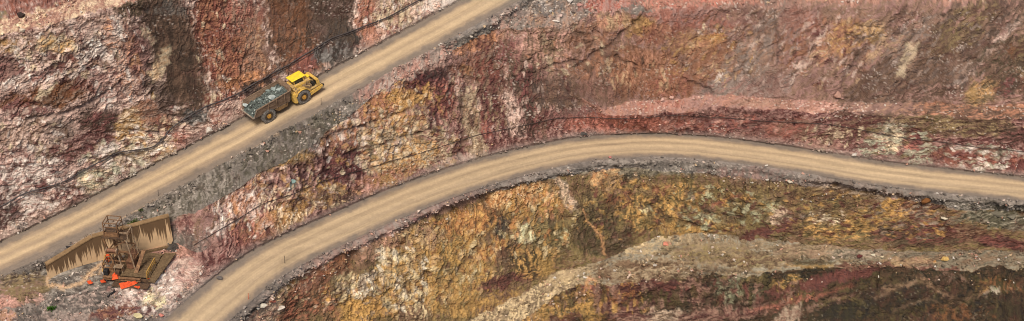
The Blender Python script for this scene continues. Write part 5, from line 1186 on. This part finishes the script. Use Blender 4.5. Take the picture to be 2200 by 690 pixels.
m.bar((3.05, .1, 1.45), (3.05, 2.9, 1.45), .11).bar((3.02, .1, 1.0), (3.02, 2.9, 1.0), .09).bar((3.0, .1, .55), (3.05, 1.5, 1.4), .08)
m.build('hand_rail', M_YRAIL, rig)
m = MB()
sp_ = []
a, b = Vector(unp(299, 545, -1.9)), Vector(unp(362, 531, -1.9))
o = MB().bar(a, b, .35, .28).build('timber_beam', M_PLANK); tag(o, 'long timber beam lying along the foot of the stained wall', 'beam')

# orange barrier mesh and other litter on the platform
def crumple(pxs, label, th=.03, seed=0, amp=.22, lift=.28, mat=M_ORANGE, name='barrier_mesh', cat='mesh'):
    """crumpled sheet lying over the ground inside a pixel outline"""
    r = np.random.default_rng(seed)
    pts = [surf(x, y)[0] for x, y in pxs]
    c = sum(pts, Vector()) / len(pts)
    bm = bmesh.new(); ring = []
    n = len(pts); rings = []
    for f in (1.0, .66, .33):
        rr = []
        for i in range(n):
            for t in (0, .5):
                p = pts[i].lerp(pts[(i + 1) % n], t)
                q = c.lerp(p, f * (1 + r.uniform(-.06, .06)))
                q.z += lift + r.uniform(0, amp) + (0.0 if f == 1 else amp * .6)
                rr.append(bm.verts.new(q - c))
        rings.append(rr)
    cv = bm.verts.new((0, 0, lift + amp))
    for a_, b_ in zip(rings[:-1], rings[1:]):
        for i in range(len(a_)): bm.faces.new([a_[i], a_[(i + 1) % len(a_)], b_[(i + 1) % len(b_)], b_[i]])
    for i in range(len(rings[-1])): bm.faces.new([rings[-1][i], rings[-1][(i + 1) % len(rings[-1])], cv])
    bmesh.ops.recalc_face_normals(bm, faces=bm.faces)
    g = bmesh.ops.solidify(bm, geom=bm.faces[:], thickness=th)
    me = bpy.data.meshes.new(name); bm.to_mesh(me); bm.free()
    o = link_mesh(name, me, mat); o.location = c
    return tag(o, label, cat, 'orange barrier mesh around the rig' if mat is M_ORANGE else None)
crumple([(256, 618), (275, 613), (301, 610), (297, 617), (280, 622), (262, 629)], 'largest sheet of orange mesh lying in front of the rig', seed=1)
crumple([(241, 604), (252, 599), (260, 604), (257, 612), (244, 613)], 'orange mesh bundle under the front beam of the rig', seed=2, amp=.4, lift=.5)
crumple([(216, 611), (226, 608), (229, 612), (221, 616)], 'small orange mesh scrap second from the left', seed=3)
crumple([(187, 612), (198, 611), (202, 614), (193, 618)], 'leftmost orange mesh scrap on the platform edge', seed=4)
crumple([(290, 623), (302, 621), (304, 626), (294, 627)], 'small orange mesh scrap right of the largest sheet', seed=5)
p = unp(324, 604, -1.6)
o = MB().cyl((0, 0, 0), (0, 0, .42), .17, .22, 14).tube([(-.22, 0, .4), (-.12, 0, .58), (.12, 0, .58), (.22, 0, .4)], .02, 5).build('bucket', M_ORANGE); o.location = surf(322, 607)[0] + Vector((0, 0, .05)); tag(o, 'orange bucket at the right front corner of the rig', 'bucket')
o = MB().cyl((0, 0, 0), (0, 0, .75), .26, None, 14).cyl((0, 0, .75), (0, 0, .84), .28, .2, 14).build('drum', M_ORANGE); o.location = surf(233, 566)[0] + Vector((0, 0, .35)); tag(o, 'orange drum behind the left leg of the headframe', 'drum')
def hose(name, pts, r, mat, label, cat, lift=.06, step=9, sag=0):
    P = []
    for (x0, y0), (x1, y1) in zip(pts[:-1], pts[1:]):
        n = max(1, int(math.hypot(x1 - x0, y1 - y0) / step))
        for i in range(n): P.append((x0 + (x1 - x0) * i / n, y0 + (y1 - y0) * i / n))
    P.append(pts[-1])
    W = np.array([surf(x, y, lift)[0][:] for x, y in P])
    for _ in range(3):
        W2 = W.copy(); W2[1:-1] = (W[:-2] + W[1:-1] * 2 + W[2:]) / 4
        W = W2
    # keep it outside the rock
    G = np.array([surf(x, y, r * .8)[0][:] for x, y in P]); Nn = np.array([surf(x, y)[1][:] for x, y in P])
    dd = np.einsum('ij,ij->i', W - G, Nn); W += Nn * np.clip(-dd, 0, None)[:, None]
    o = MB().tube([Vector(p) for p in W], r, 7).build(name, mat, smooth=True)
    return tag(o, label, cat)
M_PIPE = flat_mat('black_pipe', (84, 76, 74), .6, 0, (56, 50, 48), 2.0, .5, .4)
M_CABLE = flat_mat('dusty_cable', (74, 60, 54), .7, 0, (50, 40, 38), 2.0, .5, .3)
UPIPE = [(-120, 490), (0, 442), (52, 417), (122, 392), (171, 371), (216, 347), (261, 326), (300, 320), (332, 315), (345, 300), (353, 289), (380, 265), (412, 243), (437, 230), (500, 206), (560, 170), (612, 144), (661, 113), (713, 80), (765, 63), (818, 42), (860, 23), (892, 4), (960, -30)]
hose('water_pipe', UPIPE, .075, M_PIPE, 'thick black pipe running along the wall above the upper road', 'pipe', .08)
hose('power_cable', [(x + (3 if x < 340 else 0), y + (6 if 340 < x < 700 else 4)) for x, y in UPIPE], .035, M_PIPE, 'thin black cable strung just below the thick black pipe', 'cable', .08)
hose('power_cable', [(417, 528), (454, 504), (517, 466), (560, 440), (612, 421), (664, 402), (717, 383), (783, 364), (840, 344), (885, 334), (951, 315), (1028, 289), (1090, 275), (1140, 264), (1190, 254), (1252, 251), (1350, 254), (1419, 248), (1435, 246), (1522, 251), (1620, 256), (1700, 261), (1747, 263), (1834, 275), (1914, 293), (2032, 305), (2120, 318), (2200, 326), (2320, 340)], .045, M_CABLE, 'long dark cable strung across the face above the lower road', 'cable', .12)
hose('drain_hose', [(350, 546), (349, 556), (345, 568), (338, 582), (333, 590)], .12, M_BLACK, 'black hose hanging over the bank right of the rig', 'hose', .12, 4)
hose('pipe_offcut', [(232, 641), (247, 629)], .11, M_BLACK, 'short black pipe lying on the rubble below the rig', 'pipe', .14, 4)

# dark gravel heap at the wall end
c_, n_, _ = surf(371, 536)
hv = []
R1, A1 = 7, 18
for i in range(R1 + 1):
    for j in range(A1):
        rr = 1.15 * i / R1; a = 2 * math.pi * j / A1
        hv.append((rr * math.cos(a) * (1 + .1 * math.sin(3 * a)), rr * math.sin(a), 1.0 * (1 - (i / R1) ** 1.3) - .25 + .07 * math.sin(5 * a + i * 2)))
hf4 = [(i * A1 + j, i * A1 + (j + 1) % A1, (i + 1) * A1 + (j + 1) % A1, (i + 1) * A1 + j) for i in range(R1) for j in range(A1)]
me = mesh_np('gravel_pile', np.array(hv), faces4=np.array(hf4), cols=np.repeat(srgb(72, 66, 60)[None], len(hv), 0) * rng.uniform(.75, 1.25, (len(hv), 1)))
o = link_mesh('gravel_pile', me, M_STONE); o.location = c_ - Vector((0, 0, .25)); o.rotation_euler = (.5, 0, .3); tag(o, 'dark grey gravel pile at the right end of the stained wall', 'gravel pile')

# marker stakes at the road edges
M_STAKE = flat_mat('grey_stake', (84, 74, 64), .8, 0, (58, 50, 44), 3, .5, .2)
for px, py, h, mat, lab in [(690, 226, 1.0, M_STAKE, 'dark marker stake on the road edge just ahead of the truck'), (340, 421, .9, M_STAKE, 'dark marker stake on the edge of the upper road left of the truck'), (612, 566, 1.1, M_STAKE, 'thin dark marker stake on the outer edge of the lower road'), (532, 642, .9, M_ORANGE, 'orange marker stake on the outer edge of the lower road')]:
    m = MB().bar((0, 0, -.25), (.10, 0, h), .05)
    o = m.build('marker_stake', mat); o.location = surf(px, py)[0]; tag(o, lab, 'stake')

# weeds
M_LEAF = flat_mat('green_weed', (96, 148, 38), .6, 0, (60, 92, 30), 6.0, .4, .3)
M_LEAFD = flat_mat('dull_weed', (104, 124, 58), .7, 0, (76, 86, 46), 6.0, .5, .3)
def weed(px, py, size, n, mat, label, seed):
    r = random.Random(seed); bm = bmesh.new()
    for k in range(n):
        a = r.uniform(0, 2 * math.pi); l = size * r.uniform(.5, 1.0); t = r.uniform(.25, 1.2)
        d = Vector((math.cos(a) * math.cos(t), math.sin(a) * math.cos(t), math.sin(t))); s = d.cross(Vector((0, 0, 1))).normalized() * l * .16
        o_ = Vector((r.uniform(-.5, .5), r.uniform(-.35, .35), 0)) * size
        md = o_ + d * l * .55 + Vector((0, 0, l * .08)); tp = o_ + d * l
        v = [bm.verts.new(q) for q in (o_, md + s, tp, md - s)]
        bm.faces.new(v)
    bmesh.ops.solidify(bm, geom=bm.faces[:], thickness=.01)
    me = bpy.data.meshes.new('weed'); bm.to_mesh(me); bm.free()
    o = link_mesh('weed', me, mat); o.location = surf(px, py)[0]
    return tag(o, label, 'weed')
weed(109, 665, .55, 70, M_LEAF, 'bright green weed at the lower left of the platform', 1)
weed(287, 483, .75, 110, M_LEAFD, 'dull green weeds growing just behind the stained wall', 2)
weed(303, 458, .4, 40, M_LEAFD, 'small green tuft on the slope above the stained wall', 3)
